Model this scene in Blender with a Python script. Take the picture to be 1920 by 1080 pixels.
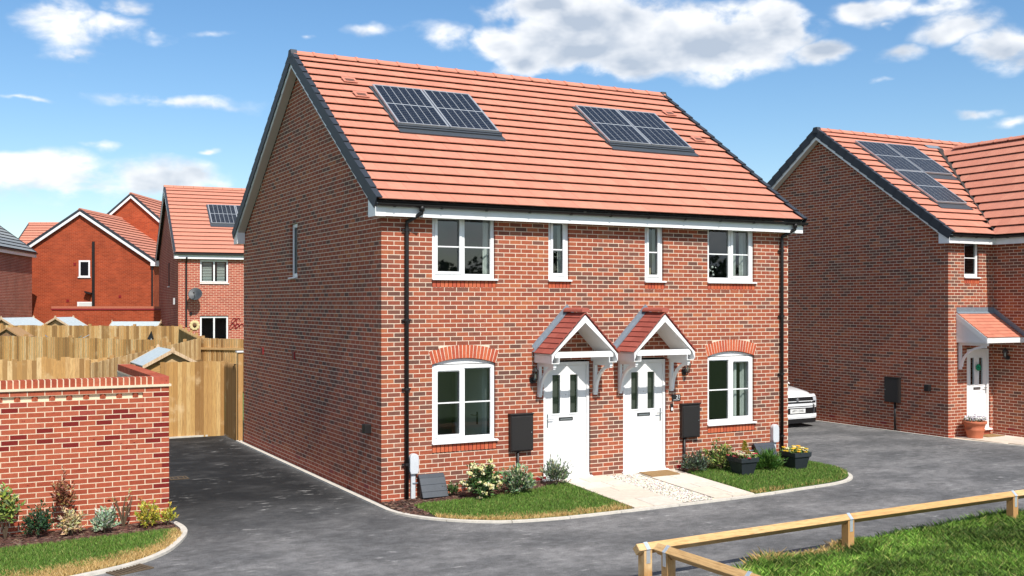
import bpy, math, random
import numpy as np
from mathutils import Vector, Matrix, noise

random.seed(7); np.random.seed(7)
for o in list(bpy.data.objects): bpy.data.objects.remove(o)
SC = bpy.context.scene
COL = SC.collection
rnd = random.random
uni = random.uniform

# ------------------------------------------------------------------ camera
FPX, HORIZ = 2002.0, 570.0                      # focal length / horizon row for a 1920 x 1080 picture
YAW = math.atan2(960 + 112.0, FPX)
FW = Vector((math.sin(YAW), math.cos(YAW), 0)); RT = Vector((math.cos(YAW), -math.sin(YAW), 0)); UP = Vector((0, 0, 1))
CAM = Vector((-6.30, -16.251, 3.241))
cd = bpy.data.cameras.new('camera'); cam = bpy.data.objects.new('camera', cd); COL.objects.link(cam)
cam.location = CAM; cam.rotation_euler = (math.pi / 2, 0, -YAW)
cd.sensor_width = 36; cd.lens = 36 * FPX / 1920; cd.shift_y = (HORIZ - 540) / 1920; cd.clip_end = 3000; cd.clip_start = .1
SC.camera = cam

# ------------------------------------------------------------------ exposure, sun, sky
SC.render.engine = 'CYCLES'
SC.view_settings.view_transform = 'Standard'; SC.view_settings.look = 'None'
SC.view_settings.gamma = 1; SC.view_settings.use_curve_mapping = False
SC.view_settings.exposure = 0.98
SUN_EL, SUN_AZ = math.radians(49), math.radians(-3.0)      # azimuth: towards +X, measured from the house-front normal (-Y)
SD = Vector((math.sin(SUN_AZ) * math.cos(SUN_EL), -math.cos(SUN_AZ) * math.cos(SUN_EL), math.sin(SUN_EL)))
sl = bpy.data.lights.new('sun', 'SUN'); sl.energy = 2.95; sl.angle = math.radians(.53); sl.color = (1, .955, .89)
so = bpy.data.objects.new('sun', sl); COL.objects.link(so); so.rotation_euler = SD.to_track_quat('Z', 'Y').to_euler(); so.location = (0, -20, 40)

W = bpy.data.worlds.new('World'); SC.world = W; W.use_nodes = True
wn, wl = W.node_tree.nodes, W.node_tree.links
wn.clear()
def N(t, **k):
    n = wn.new(t)
    for a, b in k.items(): setattr(n, a, b)
    return n
def M(op, a, b=None, c=None, clamp=False):
    n = N('ShaderNodeMath', operation=op); n.use_clamp = clamp
    for i, x in enumerate((a, b, c)):
        if x is None: continue
        if isinstance(x, (int, float)): n.inputs[i].default_value = x
        else: wl.new(x, n.inputs[i])
    return n.outputs[0]
sky = N('ShaderNodeTexSky', sky_type='NISHITA'); sky.sun_disc = False
sky.sun_elevation = SUN_EL; sky.sun_rotation = math.pi - SUN_AZ; sky.altitude = 50; sky.air_density = 1.0; sky.dust_density = .6; sky.ozone_density = 2.2
tc = N('ShaderNodeTexCoord'); sep = N('ShaderNodeSeparateXYZ'); wl.new(tc.outputs['Generated'], sep.inputs[0])
az = M('ARCTAN2', sep.outputs[0], sep.outputs[1]); el = M('ARCSINE', sep.outputs[2])
def dir_of(u, v):
    x = (u - 960) / FPX
    return YAW + math.atan(x), math.atan((HORIZ - v) / FPX / math.sqrt(1 + x * x))
comb = N('ShaderNodeCombineXYZ'); wl.new(az, comb.inputs[0]); wl.new(M('MULTIPLY', el, 1.7), comb.inputs[1])
def nz(scale, detail, rough, off=(0, 0, 0), dist=0):
    mp = N('ShaderNodeMapping'); mp.inputs[1].default_value = off; wl.new(comb.outputs[0], mp.inputs[0])
    t = N('ShaderNodeTexNoise'); t.inputs['Scale'].default_value = scale; t.inputs['Detail'].default_value = detail
    t.inputs['Roughness'].default_value = rough; t.inputs['Distortion'].default_value = dist; wl.new(mp.outputs[0], t.inputs['Vector']); return t.outputs['Fac']
fine = nz(17, 7, .56, (3.1, 1.7, 0), .2)
mid = nz(13, 4, .5, (3.1, 1.7, 0), .2)
mid_up = nz(13, 4, .5, (3.1, 1.7 - .030, 0), .2)
broad = nz(6, 3, .5, (1.3, 4.2, 0))
# cumulus banks seen in the picture: centre pixel, half width, half height, thickness
BL = [(1110, 62, 215, 78, 1.0), (1330, 78, 190, 72, 1.0), (1190, 105, 120, 48, .9), (970, 120, 75, 30, .7), (925, 80, 70, 40, .75), (1010, 20, 130, 40, .9), (1440, 60, 70, 60, .85), (1545, 95, 55, 32, .6),
      (120, 50, 75, 75, .5), (225, 60, 110, 26, .5), (120, 100, 70, 22, .42), (235, 20, 45, 28, .45), (320, 72, 45, 20, .45), (395, 70, 50, 12, .3),
      (330, 182, 175, 20, .46), (40, 182, 75, 8, .33), (185, 282, 45, 14, .42), (405, 288, 35, 8, .32),
      (110, 335, 190, 50, .56), (330, 335, 140, 38, .52), (30, 308, 100, 30, .46), (110, 350, 70, 26, .50), (400, 345, 70, 34, .40),
      (820, 65, 60, 38, .46), (710, 62, 80, 18, .34), (565, 65, 30, 10, .3),
      (1640, 14, 100, 26, .58), (1800, 45, 95, 40, .5), (1690, 95, 60, 26, .42), (1885, 90, 70, 46, .6), (1760, 8, 90, 20, .45), (1850, 208, 45, 11, .42), (1905, 226, 40, 16, .45), (1630, 152, 26, 10, .34), (1660, 38, 25, 9, .3)]
acc = None
wx = M('MULTIPLY', M('SUBTRACT', nz(11, 4, .55, (8.3, 2.2, 0)), .5), .085); wy = M('MULTIPLY', M('SUBTRACT', nz(11, 4, .55, (2.7, 9.1, 0)), .5), .040)
az0, el0 = az, el; az, el = M('ADD', az, wx), M('ADD', el, wy)
pert = M('MULTIPLY', M('SUBTRACT', fine, .5), 1.75)
for (u, v, rx, ry, th) in BL:
    a0, e0 = dir_of(u, v)
    dx = M('MULTIPLY', M('SUBTRACT', az, a0), FPX / (rx * 1.25)); dy = M('MULTIPLY', M('SUBTRACT', el, e0), FPX / (ry * 1.25))
    r = M('SQRT', M('ADD', M('MULTIPLY', dx, dx), M('MULTIPLY', dy, dy)))
    g = M('MULTIPLY', M('SUBTRACT', 1.0, r, clamp=True), th * 1.25)
    acc = g if acc is None else M('MAXIMUM', acc, g)
# elsewhere in the sky: scattered unseen cloud of the same kind, cover raised for more fill light
az, el = az0, el0
inview = M('MULTIPLY', M('ABSOLUTE', M('SUBTRACT', az, YAW)), 1.0)
outside = M('MULTIPLY', M('SUBTRACT', inview, .52), 6.0, clamp=True)
scat = M('MULTIPLY', M('MULTIPLY', M('SUBTRACT', broad, .44, clamp=True), 3.6), outside)
acc = M('MAXIMUM', acc, scat)
dens = M('ADD', acc, M('MULTIPLY', pert, M('MULTIPLY', acc, 2.2, clamp=True)))
mr = N('ShaderNodeMapRange', interpolation_type='SMOOTHSTEP'); wl.new(dens, mr.inputs[0]); mr.inputs[1].default_value = .14; mr.inputs[2].default_value = .60
alpha = M('MULTIPLY', mr.outputs[0], .93)
# cloud self-shading: lit where the density falls off upwards, greyer where it is thick
slope = M('MULTIPLY', M('SUBTRACT', mid_up, mid), 1.9)
thick = N('ShaderNodeMapRange', interpolation_type='SMOOTHSTEP'); wl.new(M('ADD', acc, M('MULTIPLY', M('SUBTRACT', mid, .5), .55)), thick.inputs[0]); thick.inputs[1].default_value = .30; thick.inputs[2].default_value = 1.10
lum = M('SUBTRACT', M('SUBTRACT', 1.0, M('MULTIPLY', thick.outputs[0], .46)), slope)
lumc = N('ShaderNodeClamp'); wl.new(lum, lumc.inputs[0]); lumc.inputs[1].default_value = .42; lumc.inputs[2].default_value = 1.12
ramp = N('ShaderNodeValToRGB'); wl.new(M('MULTIPLY', lumc.outputs[0], .9), ramp.inputs[0])
ramp.color_ramp.elements[0].position = .36; ramp.color_ramp.elements[0].color = (2.6, 3.0, 3.6, 1)
ramp.color_ramp.elements[1].position = .95; ramp.color_ramp.elements[1].color = (5.9, 5.9, 5.9, 1)
hsv = N('ShaderNodeHueSaturation'); hsv.inputs['Saturation'].default_value = 1.22; hsv.inputs['Value'].default_value = .76; wl.new(sky.outputs[0], hsv.inputs['Color'])
mix = N('ShaderNodeMix', data_type='RGBA'); wl.new(alpha, mix.inputs[0]); wl.new(hsv.outputs[0], mix.inputs[6]); wl.new(ramp.outputs[0], mix.inputs[7])
bg = N('ShaderNodeBackground'); bg.inputs['Strength'].default_value = .10; wl.new(mix.outputs[2], bg.inputs['Color'])
wo = N('ShaderNodeOutputWorld'); wl.new(bg.outputs[0], wo.inputs[0])

# ------------------------------------------------------------------ pixel -> place helpers (distance always from a plane or a reasoned depth)
def pdir(u, v): return FW + RT * ((u - 960) / FPX) + UP * ((HORIZ - v) / FPX)
def on_z(u, v, z=0.0): d = pdir(u, v); return CAM + d * ((z - CAM.z) / d.z)
def on_y(u, v, y=0.0): d = pdir(u, v); return CAM + d * ((y - CAM.y) / d.y)
def on_x(u, v, x=0.0): d = pdir(u, v); return CAM + d * ((x - CAM.x) / d.x)
def at(u, v, dist): return CAM + pdir(u, v) * dist
def clamp(x, a=0., b=1.): return max(a, min(b, x))
def bank(x, y):                                  # front garden rises gently to the house wall
    return .11 * clamp(x / 2.5) * clamp(1 + min(y, 0) / 2.35) * clamp((9.25 - x) / .6)
def on_bank(u, v):
    z = 0
    for _ in range(6): p = on_z(u, v, z); z = bank(p.x, p.y) + .02
    return p

# ------------------------------------------------------------------ materials
MATS = {}
def mat(name, base=(.5, .5, .5), rough=.6, attr=False, var=.0, vscale=8, vstretch=(1, 1, 1), bump=0., bscale=60, metal=0., spec=.5, extra=None, coat=0.):
    m = bpy.data.materials.new(name); m.use_nodes = True; MATS[name] = m
    nt = m.node_tree; n, l = nt.nodes, nt.links
    b = n['Principled BSDF']; b.inputs['Roughness'].default_value = rough; b.inputs['Metallic'].default_value = metal
    b.inputs['Specular IOR Level'].default_value = spec; b.inputs['Coat Weight'].default_value = coat
    geo = n.new('ShaderNodeNewGeometry')
    if attr:
        a = n.new('ShaderNodeAttribute'); a.attribute_name = 'col'; colout = a.outputs['Color']
    else:
        c = n.new('ShaderNodeRGB'); c.outputs[0].default_value = (*base, 1); colout = c.outputs[0]
    if var > 0:
        mp = n.new('ShaderNodeMapping'); mp.inputs[3].default_value = vstretch; l.new(geo.outputs['Position'], mp.inputs[0])
        t = n.new('ShaderNodeTexNoise'); t.inputs['Scale'].default_value = vscale; t.inputs['Detail'].default_value = 6; t.inputs['Roughness'].default_value = .65
        l.new(mp.outputs[0], t.inputs['Vector'])
        r = n.new('ShaderNodeMapRange'); l.new(t.outputs['Fac'], r.inputs[0]); r.inputs[1].default_value = .25; r.inputs[2].default_value = .75
        r.inputs[3].default_value = 1 - var; r.inputs[4].default_value = 1 + var
        v = n.new('ShaderNodeVectorMath'); v.operation = 'SCALE'; l.new(colout, v.inputs[0]); l.new(r.outputs[0], v.inputs['Scale']); colout = v.outputs[0]
    if extra: colout = extra(nt, geo, colout, b)
    l.new(colout, b.inputs['Base Color'])
    if bump > 0:
        t2 = n.new('ShaderNodeTexNoise'); t2.inputs['Scale'].default_value = bscale; t2.inputs['Detail'].default_value = 5
        mp2 = n.new('ShaderNodeMapping'); mp2.inputs[3].default_value = vstretch; l.new(geo.outputs['Position'], mp2.inputs[0]); l.new(mp2.outputs[0], t2.inputs['Vector'])
        bp = n.new('ShaderNodeBump'); bp.inputs['Strength'].default_value = bump; bp.inputs['Distance'].default_value = .01
        l.new(t2.outputs['Fac'], bp.inputs['Height']); l.new(bp.outputs[0], b.inputs['Normal'])
    return m
def mixnode(nt, fac, a, b):
    m = nt.nodes.new('ShaderNodeMix'); m.data_type = 'RGBA'
    if isinstance(fac, float): m.inputs[0].default_value = fac
    else: nt.links.new(fac, m.inputs[0])
    for i, x in ((6, a), (7, b)):
        if isinstance(x, tuple): m.inputs[i].default_value = (*x, 1)
        else: nt.links.new(x, m.inputs[i])
    return m.outputs[2]
def noisemask(nt, geo, scale, lo, hi, stretch=(1, 1, 1), detail=6, rough=.6, off=(0, 0, 0)):
    n, l = nt.nodes, nt.links
    mp = n.new('ShaderNodeMapping'); mp.inputs[3].default_value = stretch; mp.inputs[1].default_value = off; l.new(geo.outputs['Position'], mp.inputs[0])
    t = n.new('ShaderNodeTexNoise'); t.inputs['Scale'].default_value = scale; t.inputs['Detail'].default_value = detail; t.inputs['Roughness'].default_value = rough
    l.new(mp.outputs[0], t.inputs['Vector'])
    r = n.new('ShaderNodeMapRange'); r.interpolation_type = 'SMOOTHSTEP'; l.new(t.outputs['Fac'], r.inputs[0]); r.inputs[1].default_value = lo; r.inputs[2].default_value = hi
    return r.outputs[0]
def ex_brick(nt, geo, col, b):                   # fired face: sandy mottling, lime bloom in patches
    c = mixnode(nt, noisemask(nt, geo, 45, .55, .75), col, (.17, .072, .042))
    sp = noisemask(nt, geo, 2.2, .60, .74, off=(3, 1, 2)); sp2 = noisemask(nt, geo, 38, .58, .68, off=(7, 3, 1))
    mu = nt.nodes.new('ShaderNodeMath'); mu.operation = 'MULTIPLY'; nt.links.new(sp, mu.inputs[0]); nt.links.new(sp2, mu.inputs[1])
    return mixnode(nt, mu.outputs[0], c, (.62, .56, .50))
mat('brick', attr=True, rough=.88, var=.22, vscale=18, bump=.35, bscale=120, spec=.25, extra=ex_brick)
mat('mortar', (.70, .57, .44), .95, var=.14, vscale=14, bump=.4, bscale=150, spec=.1)
def ex_gbrick(nt, geo, col, b): return mixnode(nt, noisemask(nt, geo, 26, .60, .72), col, (.20, .025, .018))
mat('red_brick', attr=True, rough=.9, var=.16, vscale=22, bump=.45, bscale=90, spec=.2, extra=ex_gbrick)
mat('tile', attr=True, rough=.82, var=.09, vscale=7, bump=.15, bscale=160, spec=.3)
mat('dark_roof', (.035, .028, .025), .9)
mat('verge', (.026, .032, .042), .6, var=.1, bump=.1)
def ex_upvc(nt, geo, col, b): return mixnode(nt, noisemask(nt, geo, 3, .5, .8, stretch=(1, 1, .35)), col, (.70, .69, .65))
mat('upvc', (.80, .80, .79), .32, extra=ex_upvc)
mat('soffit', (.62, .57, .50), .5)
mat('black_plastic', (.009, .008, .008), .5, var=.2, vscale=5)
mat('meter_black', (.014, .012, .011), .5, var=.3, vscale=60, bump=.35, bscale=120)
mat('grey_plastic', (.05, .058, .068), .45, var=.12, vscale=12)
mat('pale_plastic', (.56, .58, .60), .4, var=.06)
mat('lead', (.22, .26, .30), .5, var=.18, vscale=20, metal=.3)
mat('aluminium', (.62, .63, .64), .35, metal=.6)
mat('cell', (.013, .015, .020), .25, var=.12, vscale=3, spec=.7)
mat('backsheet', (.30, .32, .34), .35)
mat('steel', (.55, .57, .58), .35, metal=.9)
mat('chrome_dark', (.10, .10, .10), .3, metal=.8)
mat('galv', (.60, .66, .70), .38, var=.12, vscale=30, metal=.55)
mat('room', (.09, .088, .08), .9)
mat('room_light', (.38, .37, .34), .9)  # paler room walls, chosen to bounce daylight onto the inner door
mat('room_white', (.62, .66, .64), .6)
mat('curtain', (.62, .63, .60), .9)
mat('kerb', (.55, .51, .44), .9, var=.18, vscale=9, bump=.3)
mat('slab', attr=True, rough=.9, var=.12, vscale=10, bump=.25, bscale=90)
mat('bedding', (.26, .20, .14), .97, var=.25, vscale=40, bump=.4)
mat('gravel', attr=True, rough=.9, var=.1)
mat('mulch', attr=True, rough=.95)
mat('soil', (.045, .026, .017), .97, var=.4, vscale=25, bump=.8, bscale=40)
mat('leaf', attr=True, rough=.5, spec=.4)
mat('petal', attr=True, rough=.7)
mat('stem', (.10, .07, .04), .9)
mat('terracotta', (.42, .12, .055), .75, var=.15, vscale=14, bump=.15)
mat('planter', (.022, .028, .032), .5, var=.15)
mat('doormat', (.27, .16, .06), .98, var=.35, vscale=120, bump=.8, bscale=200)
mat('felt', (.40, .46, .48), .9, var=.12, vscale=9)
mat('iron', (.02, .02, .02), .5)
mat('lampglass', (.5, .48, .42), .15)
mat('white_print', (.8, .8, .8), .5)
mat('car_paint', (.80, .81, .82), .25, coat=.8)
mat('car_glass', (.01, .012, .014), .08)
mat('car_black', (.012, .012, .013), .35)
mat('tyre', (.018, .018, .018), .85)
mat('headlamp', (.45, .47, .5), .12, spec=.8)
mat('plate_white', (.75, .75, .73), .35)
mat('green_cloth', (.0, .25, .12), .8)
mat('red_metal', (.22, .01, .012), .5)
def wood(name, stretch, base=None):
    def ex(nt, geo, col, b):
        c = mixnode(nt, noisemask(nt, geo, 9, .42, .72, stretch=stretch, detail=8, rough=.7), col, (.34, .19, .07))
        c = mixnode(nt, noisemask(nt, geo, 2.0, .55, .8, stretch=(1, 1, 1), off=(5, 5, 1)), c, (.66, .48, .26))
        return mixnode(nt, noisemask(nt, geo, 11, .70, .76, stretch=tuple(.45 + .55 * (s > 1) for s in stretch), off=(2, 9, 4)), c, (.13, .05, .015))
    if base: mat(name, base, .85, var=.1, extra=ex, bump=.3, bscale=30, vstretch=stretch)
    else: mat(name, attr=True, rough=.85, var=.1, extra=ex, bump=.3, bscale=30, vstretch=stretch)
wood('timber_upright', (7, 7, .5)); wood('timber_x', (.5, 7, 7)); wood('timber_y', (7, .5, 7)); wood('timber_post', (7, 7, .6), (.46, .25, .085))
def ex_tarmac(nt, geo, col, b):
    n, l = nt.nodes, nt.links
    # newer black surfacing on the side drive, dusted grey where cars turn
    sp = n.new('ShaderNodeSeparateXYZ'); l.new(geo.outputs['Position'], sp.inputs[0])
    def mr(x, a, bb):
        r = n.new('ShaderNodeMapRange'); r.interpolation_type = 'SMOOTHSTEP'; l.new(x, r.inputs[0]); r.inputs[1].default_value = a; r.inputs[2].default_value = bb; return r.outputs[0]
    def mul(a, bb):
        m = n.new('ShaderNodeMath'); m.operation = 'MULTIPLY'; l.new(a, m.inputs[0])
        if isinstance(bb, float): m.inputs[1].default_value = bb
        else: l.new(bb, m.inputs[1])
        return m.outputs[0]
    drive = mul(mr(sp.outputs[0], .4, -.6), mr(sp.outputs[1], -3.2, 2.2))
    c = mixnode(nt, noisemask(nt, geo, .55, .35, .7, stretch=(1, 1.6, 1)), (.105, .105, .105), (.205, .20, .195))
    dark = mixnode(nt, noisemask(nt, geo, 1.1, .45, .72, stretch=(1, 1.3, 1)), (.013, .013, .013), (.042, .041, .040))
    c = mixnode(nt, drive, c, dark)
    streak = noisemask(nt, geo, 1.5, .60, .76, stretch=(.5, 1.8, 1), off=(4, 2, 0), detail=12, rough=.75)
    c = mixnode(nt, mul(streak, .7), c, (.33, .32, .31))
    dust = mul(noisemask(nt, geo, 5, .56, .70, stretch=(.7, 1.6, 1), off=(11, 3, 0)), noisemask(nt, geo, .8, .45, .65, off=(1, 8, 0)))
    c = mixnode(nt, mul(dust, .75), c, (.42, .41, .39))
    oil = mul(noisemask(nt, geo, 1.3, .66, .74, off=(21, 13, 0)), noisemask(nt, geo, 7, .4, .6, off=(2, 13, 0)))
    c = mixnode(nt, mul(oil, .75), c, (.022, .021, .021))
    patch = noisemask(nt, geo, 4.5, .32, .70, stretch=(.9, 1.15, 1), detail=12, rough=.80, off=(6, 1, 0))
    v2 = n.new('ShaderNodeMapRange'); l.new(patch, v2.inputs[0]); v2.inputs[3].default_value = .62; v2.inputs[4].default_value = 1.30
    s2 = n.new('ShaderNodeVectorMath'); s2.operation = 'SCALE'; l.new(c, s2.inputs[0]); l.new(v2.outputs[0], s2.inputs['Scale']); c = s2.outputs[0]
    agg = noisemask(nt, geo, 70, .35, .65, detail=4)
    v = n.new('ShaderNodeMapRange'); l.new(agg, v.inputs[0]); v.inputs[3].default_value = .66; v.inputs[4].default_value = 1.34
    s = n.new('ShaderNodeVectorMath'); s.operation = 'SCALE'; l.new(c, s.inputs[0]); l.new(v.outputs[0], s.inputs['Scale'])
    return s.outputs[0]
mat('tarmac', rough=.92, extra=ex_tarmac, bump=.5, bscale=110, spec=.3)
def ex_field(nt, geo, col, b):
    return mixnode(nt, noisemask(nt, geo, .5, .3, .7), (.045, .10, .018), (.10, .17, .035))
mat('field', rough=.95, extra=ex_field, bump=.5, bscale=20)
mat('turf', (.055, .11, .018), .95, var=.4, vscale=30, bump=.5, bscale=60)
mat('dry_turf', (.42, .27, .10), .95, var=.3, vscale=30, bump=.5, bscale=60)
mat('grass', attr=True, rough=.6, spec=.3)
# window glass: thin pane that mirrors by angle and lets the rest through
g = bpy.data.materials.new('glass'); g.use_nodes = True; MATS['glass'] = g; nt = g.node_tree; nt.nodes.clear()
fr = nt.nodes.new('ShaderNodeFresnel'); gg = nt.nodes.new('ShaderNodeNewGeometry'); io = nt.nodes.new('ShaderNodeMapRange'); io.inputs[3].default_value = 1.85; io.inputs[4].default_value = 1 / 1.85; nt.links.new(gg.outputs['Backfacing'], io.inputs[0]); nt.links.new(io.outputs[0], fr.inputs[0])
tr = nt.nodes.new('ShaderNodeBsdfTransparent'); tr.inputs[0].default_value = (.72, .78, .76, 1)
gl = nt.nodes.new('ShaderNodeBsdfGlossy'); gl.inputs['Roughness'].default_value = .015; gl.inputs[0].default_value = (.93, .97, 1, 1)
mx = nt.nodes.new('ShaderNodeMixShader'); nt.links.new(fr.outputs[0], mx.inputs[0]); nt.links.new(tr.outputs[0], mx.inputs[1]); nt.links.new(gl.outputs[0], mx.inputs[2])
ou = nt.nodes.new('ShaderNodeOutputMaterial'); nt.links.new(mx.outputs[0], ou.inputs[0])
def brick_tex(name, c1, c2, mort, msize=.008):
    m = mat(name, rough=.9, spec=.2)
    nt = m.node_tree; n, l = nt.nodes, nt.links; b = n['Principled BSDF']
    uv = n.new('ShaderNodeUVMap'); bt = n.new('ShaderNodeTexBrick'); l.new(uv.outputs[0], bt.inputs['Vector'])
    bt.inputs['Scale'].default_value = 1; bt.inputs['Brick Width'].default_value = .225; bt.inputs['Row Height'].default_value = .075; bt.inputs['Mortar Size'].default_value = msize
    bt.inputs['Mortar Smooth'].default_value = .2; bt.inputs['Bias'].default_value = 0.
    bt.inputs['Color1'].default_value = (*c1, 1); bt.inputs['Color2'].default_value = (*c2, 1); bt.inputs['Mortar'].default_value = (*mort, 1)
    geo = n.new('ShaderNodeNewGeometry'); mk = noisemask(nt, geo, 1.2, .3, .8)
    r = n.new('ShaderNodeMapRange'); l.new(mk, r.inputs[0]); r.inputs[3].default_value = .85; r.inputs[4].default_value = 1.15
    s = n.new('ShaderNodeVectorMath'); s.operation = 'SCALE'; l.new(bt.outputs[0], s.inputs[0]); l.new(r.outputs[0], s.inputs['Scale'])
    l.new(s.outputs[0], b.inputs['Base Color'])
    bp = n.new('ShaderNodeBump'); bp.inputs['Strength'].default_value = .6; bp.inputs['Distance'].default_value = .008; l.new(bt.outputs['Fac'], bp.inputs['Height']); bp.invert = True
    l.new(bp.outputs[0], b.inputs['Normal'])
brick_tex('brickwork_orange', (.40, .072, .026), (.30, .052, .020), (.44, .14, .075), .007)
brick_tex('brickwork_red', (.36, .07, .042), (.27, .048, .032), (.55, .34, .25), .009)
brick_tex('brickwork_brown', (.28, .09, .055), (.14, .06, .045), (.55, .42, .31), .010)

# ------------------------------------------------------------------ mesh builder
class MB:
    def __init__(s): s.v = []; s.f = []; s.c = []; s.uv = []
    def poly(s, pts, col=(1, 1, 1), uv=None):
        n = len(s.v); s.v += [tuple(p) for p in pts]; s.f.append(list(range(n, n + len(pts)))); s.c.append(col); s.uv.append(uv)
    def obox(s, o, a, b, c, col=(1, 1, 1)):
        o, a, b, c = map(Vector, (o, a, b, c)); n = len(s.v)
        if a.cross(b).dot(c) < 0: a, b = b, a
        P = [o, o + a, o + a + b, o + b, o + c, o + a + c, o + a + b + c, o + b + c]; s.v += [tuple(p) for p in P]
        for q in ((0, 3, 2, 1), (4, 5, 6, 7), (0, 1, 5, 4), (1, 2, 6, 5), (2, 3, 7, 6), (3, 0, 4, 7)):
            s.f.append([n + i for i in q]); s.c.append(col); s.uv.append(None)
    def box(s, a, b, col=(1, 1, 1)):
        lo = [min(x, y) for x, y in zip(a, b)]; hi = [max(x, y) for x, y in zip(a, b)]
        s.obox(lo, (hi[0] - lo[0], 0, 0), (0, hi[1] - lo[1], 0), (0, 0, hi[2] - lo[2]), col)
    def prism(s, pts, vec, col=(1, 1, 1)):
        pts = [Vector(p) for p in pts]; vec = Vector(vec); nrm = Vector((0, 0, 0)); m = len(pts)
        for i in range(m): nrm += pts[i].cross(pts[(i + 1) % m])
        if nrm.dot(vec) < 0: pts = pts[::-1]
        n = len(s.v); s.v += [tuple(p) for p in pts] + [tuple(p + vec) for p in pts]
        F = [list(range(n, n + m))[::-1], list(range(n + m, n + 2 * m))] + [[n + i, n + (i + 1) % m, n + m + (i + 1) % m, n + m + i] for i in range(m)]
        for f in F: s.f.append(f); s.c.append(col); s.uv.append(None)
    def tube(s, path, r, n=8, col=(1, 1, 1), caps=True):
        path = [Vector(p) for p in path]; rs = r if isinstance(r, (list, tuple)) else [r] * len(path); base = len(s.v)
        ref = None
        for i, p in enumerate(path):
            t = (path[min(i + 1, len(path) - 1)] - path[max(i - 1, 0)]).normalized()
            if ref is None: ref = t.orthogonal().normalized()
            ref = (ref - t * ref.dot(t)).normalized(); bi = t.cross(ref)
            for k in range(n):
                a = 2 * math.pi * k / n; s.v.append(tuple(p + (ref * math.cos(a) + bi * math.sin(a)) * rs[i]))
        for i in range(len(path) - 1):
            for k in range(n):
                a, b = base + i * n + k, base + i * n + (k + 1) % n
                s.f.append([a, b, b + n, a + n]); s.c.append(col); s.uv.append(None)
        if caps:
            e = base + (len(path) - 1) * n
            for f in (list(range(base, base + n))[::-1], list(range(e, e + n))): s.f.append(f); s.c.append(col); s.uv.append(None)
    def lathe(s, prof, c, n=20, col=(1, 1, 1)):
        base = len(s.v); c = Vector(c)
        for r, z in prof:
            for k in range(n): a = 2 * math.pi * k / n; s.v.append((c.x + r * math.cos(a), c.y + r * math.sin(a), c.z + z))
        for i in range(len(prof) - 1):
            for k in range(n):
                a, b = base + i * n + k, base + i * n + (k + 1) % n
                s.f.append([a, b, b + n, a + n]); s.c.append(col); s.uv.append(None)
    def ball(s, c, r, col=(1, 1, 1), n=6, m=4, sq=(1, 1, 1)):
        prof = []; base = len(s.v)
        for i in range(m + 1):
            ph = math.pi * i / m
            for k in range(n):
                a = 2 * math.pi * k / n; s.v.append((c[0] + r * sq[0] * math.sin(ph) * math.cos(a), c[1] + r * sq[1] * math.sin(ph) * math.sin(a), c[2] - r * sq[2] * math.cos(ph)))
        for i in range(m):
            for k in range(n):
                a, b = base + i * n + k, base + i * n + (k + 1) % n
                s.f.append([a, b, b + n, a + n]); s.c.append(col); s.uv.append(None)
    def wallpoly(s, pts, o, d, col=(1, 1, 1)):   # upright face with metre UVs along direction d
        d = Vector(d); o = Vector(o); s.poly(pts, col, [((Vector(p) - o).dot(d), p[2]) for p in pts])
    def mesh(s, name):
        me = bpy.data.meshes.new(name); me.from_pydata(s.v, [], s.f)
        ca = me.color_attributes.new('col', 'FLOAT_COLOR', 'CORNER')
        lens = [len(f) for f in s.f]
        arr = np.repeat(np.array([(*c, 1.) for c in s.c], np.float32), lens, axis=0); ca.data.foreach_set('color', arr.ravel())
        if any(u is not None for u in s.uv):
            ul = me.uv_layers.new(name='UVMap'); fl = []
            for f, u in zip(s.f, s.uv):
                for i in range(len(f)): fl += list(u[i]) if u else [0, 0]
            ul.data.foreach_set('uv', fl)
        return me
    def build(s, name, m, parent=None, smooth=False, bevel=0., kind=None, label=None):
        return put(name, s.mesh(name), m, parent, smooth, bevel, kind, label)
def put(name, me, m, parent=None, smooth=False, bevel=0., kind=None, label=None, mw=None):
    if not me.materials: me.materials.append(MATS[m])
    if smooth: me.polygons.foreach_set('use_smooth', [True] * len(me.polygons))
    o = bpy.data.objects.new(name, me); COL.objects.link(o)
    if parent is not None:
        o.parent = parent
        if parent.type == 'EMPTY': o.matrix_parent_inverse = Matrix.Translation(-parent.location)
    if mw is not None: o.matrix_basis = mw
    if bevel > 0:
        b = o.modifiers.new('bevel', 'BEVEL'); b.width = bevel; b.segments = 2; b.limit_method = 'ANGLE'
    if kind: o['kind'] = kind
    if label: o['label'] = label
    return o
def tag(o, label, cat, group=None):
    o['label'] = label; o['category'] = cat
    if group: o['group'] = group
    return o
def thing(name, label, cat, loc, group=None):
    o = bpy.data.objects.new(name, None); COL.objects.link(o); o.location = loc; o.empty_display_size = .2
    return tag(o, label, cat, group)
def struct(o): o['kind'] = 'structure'; return o
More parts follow.
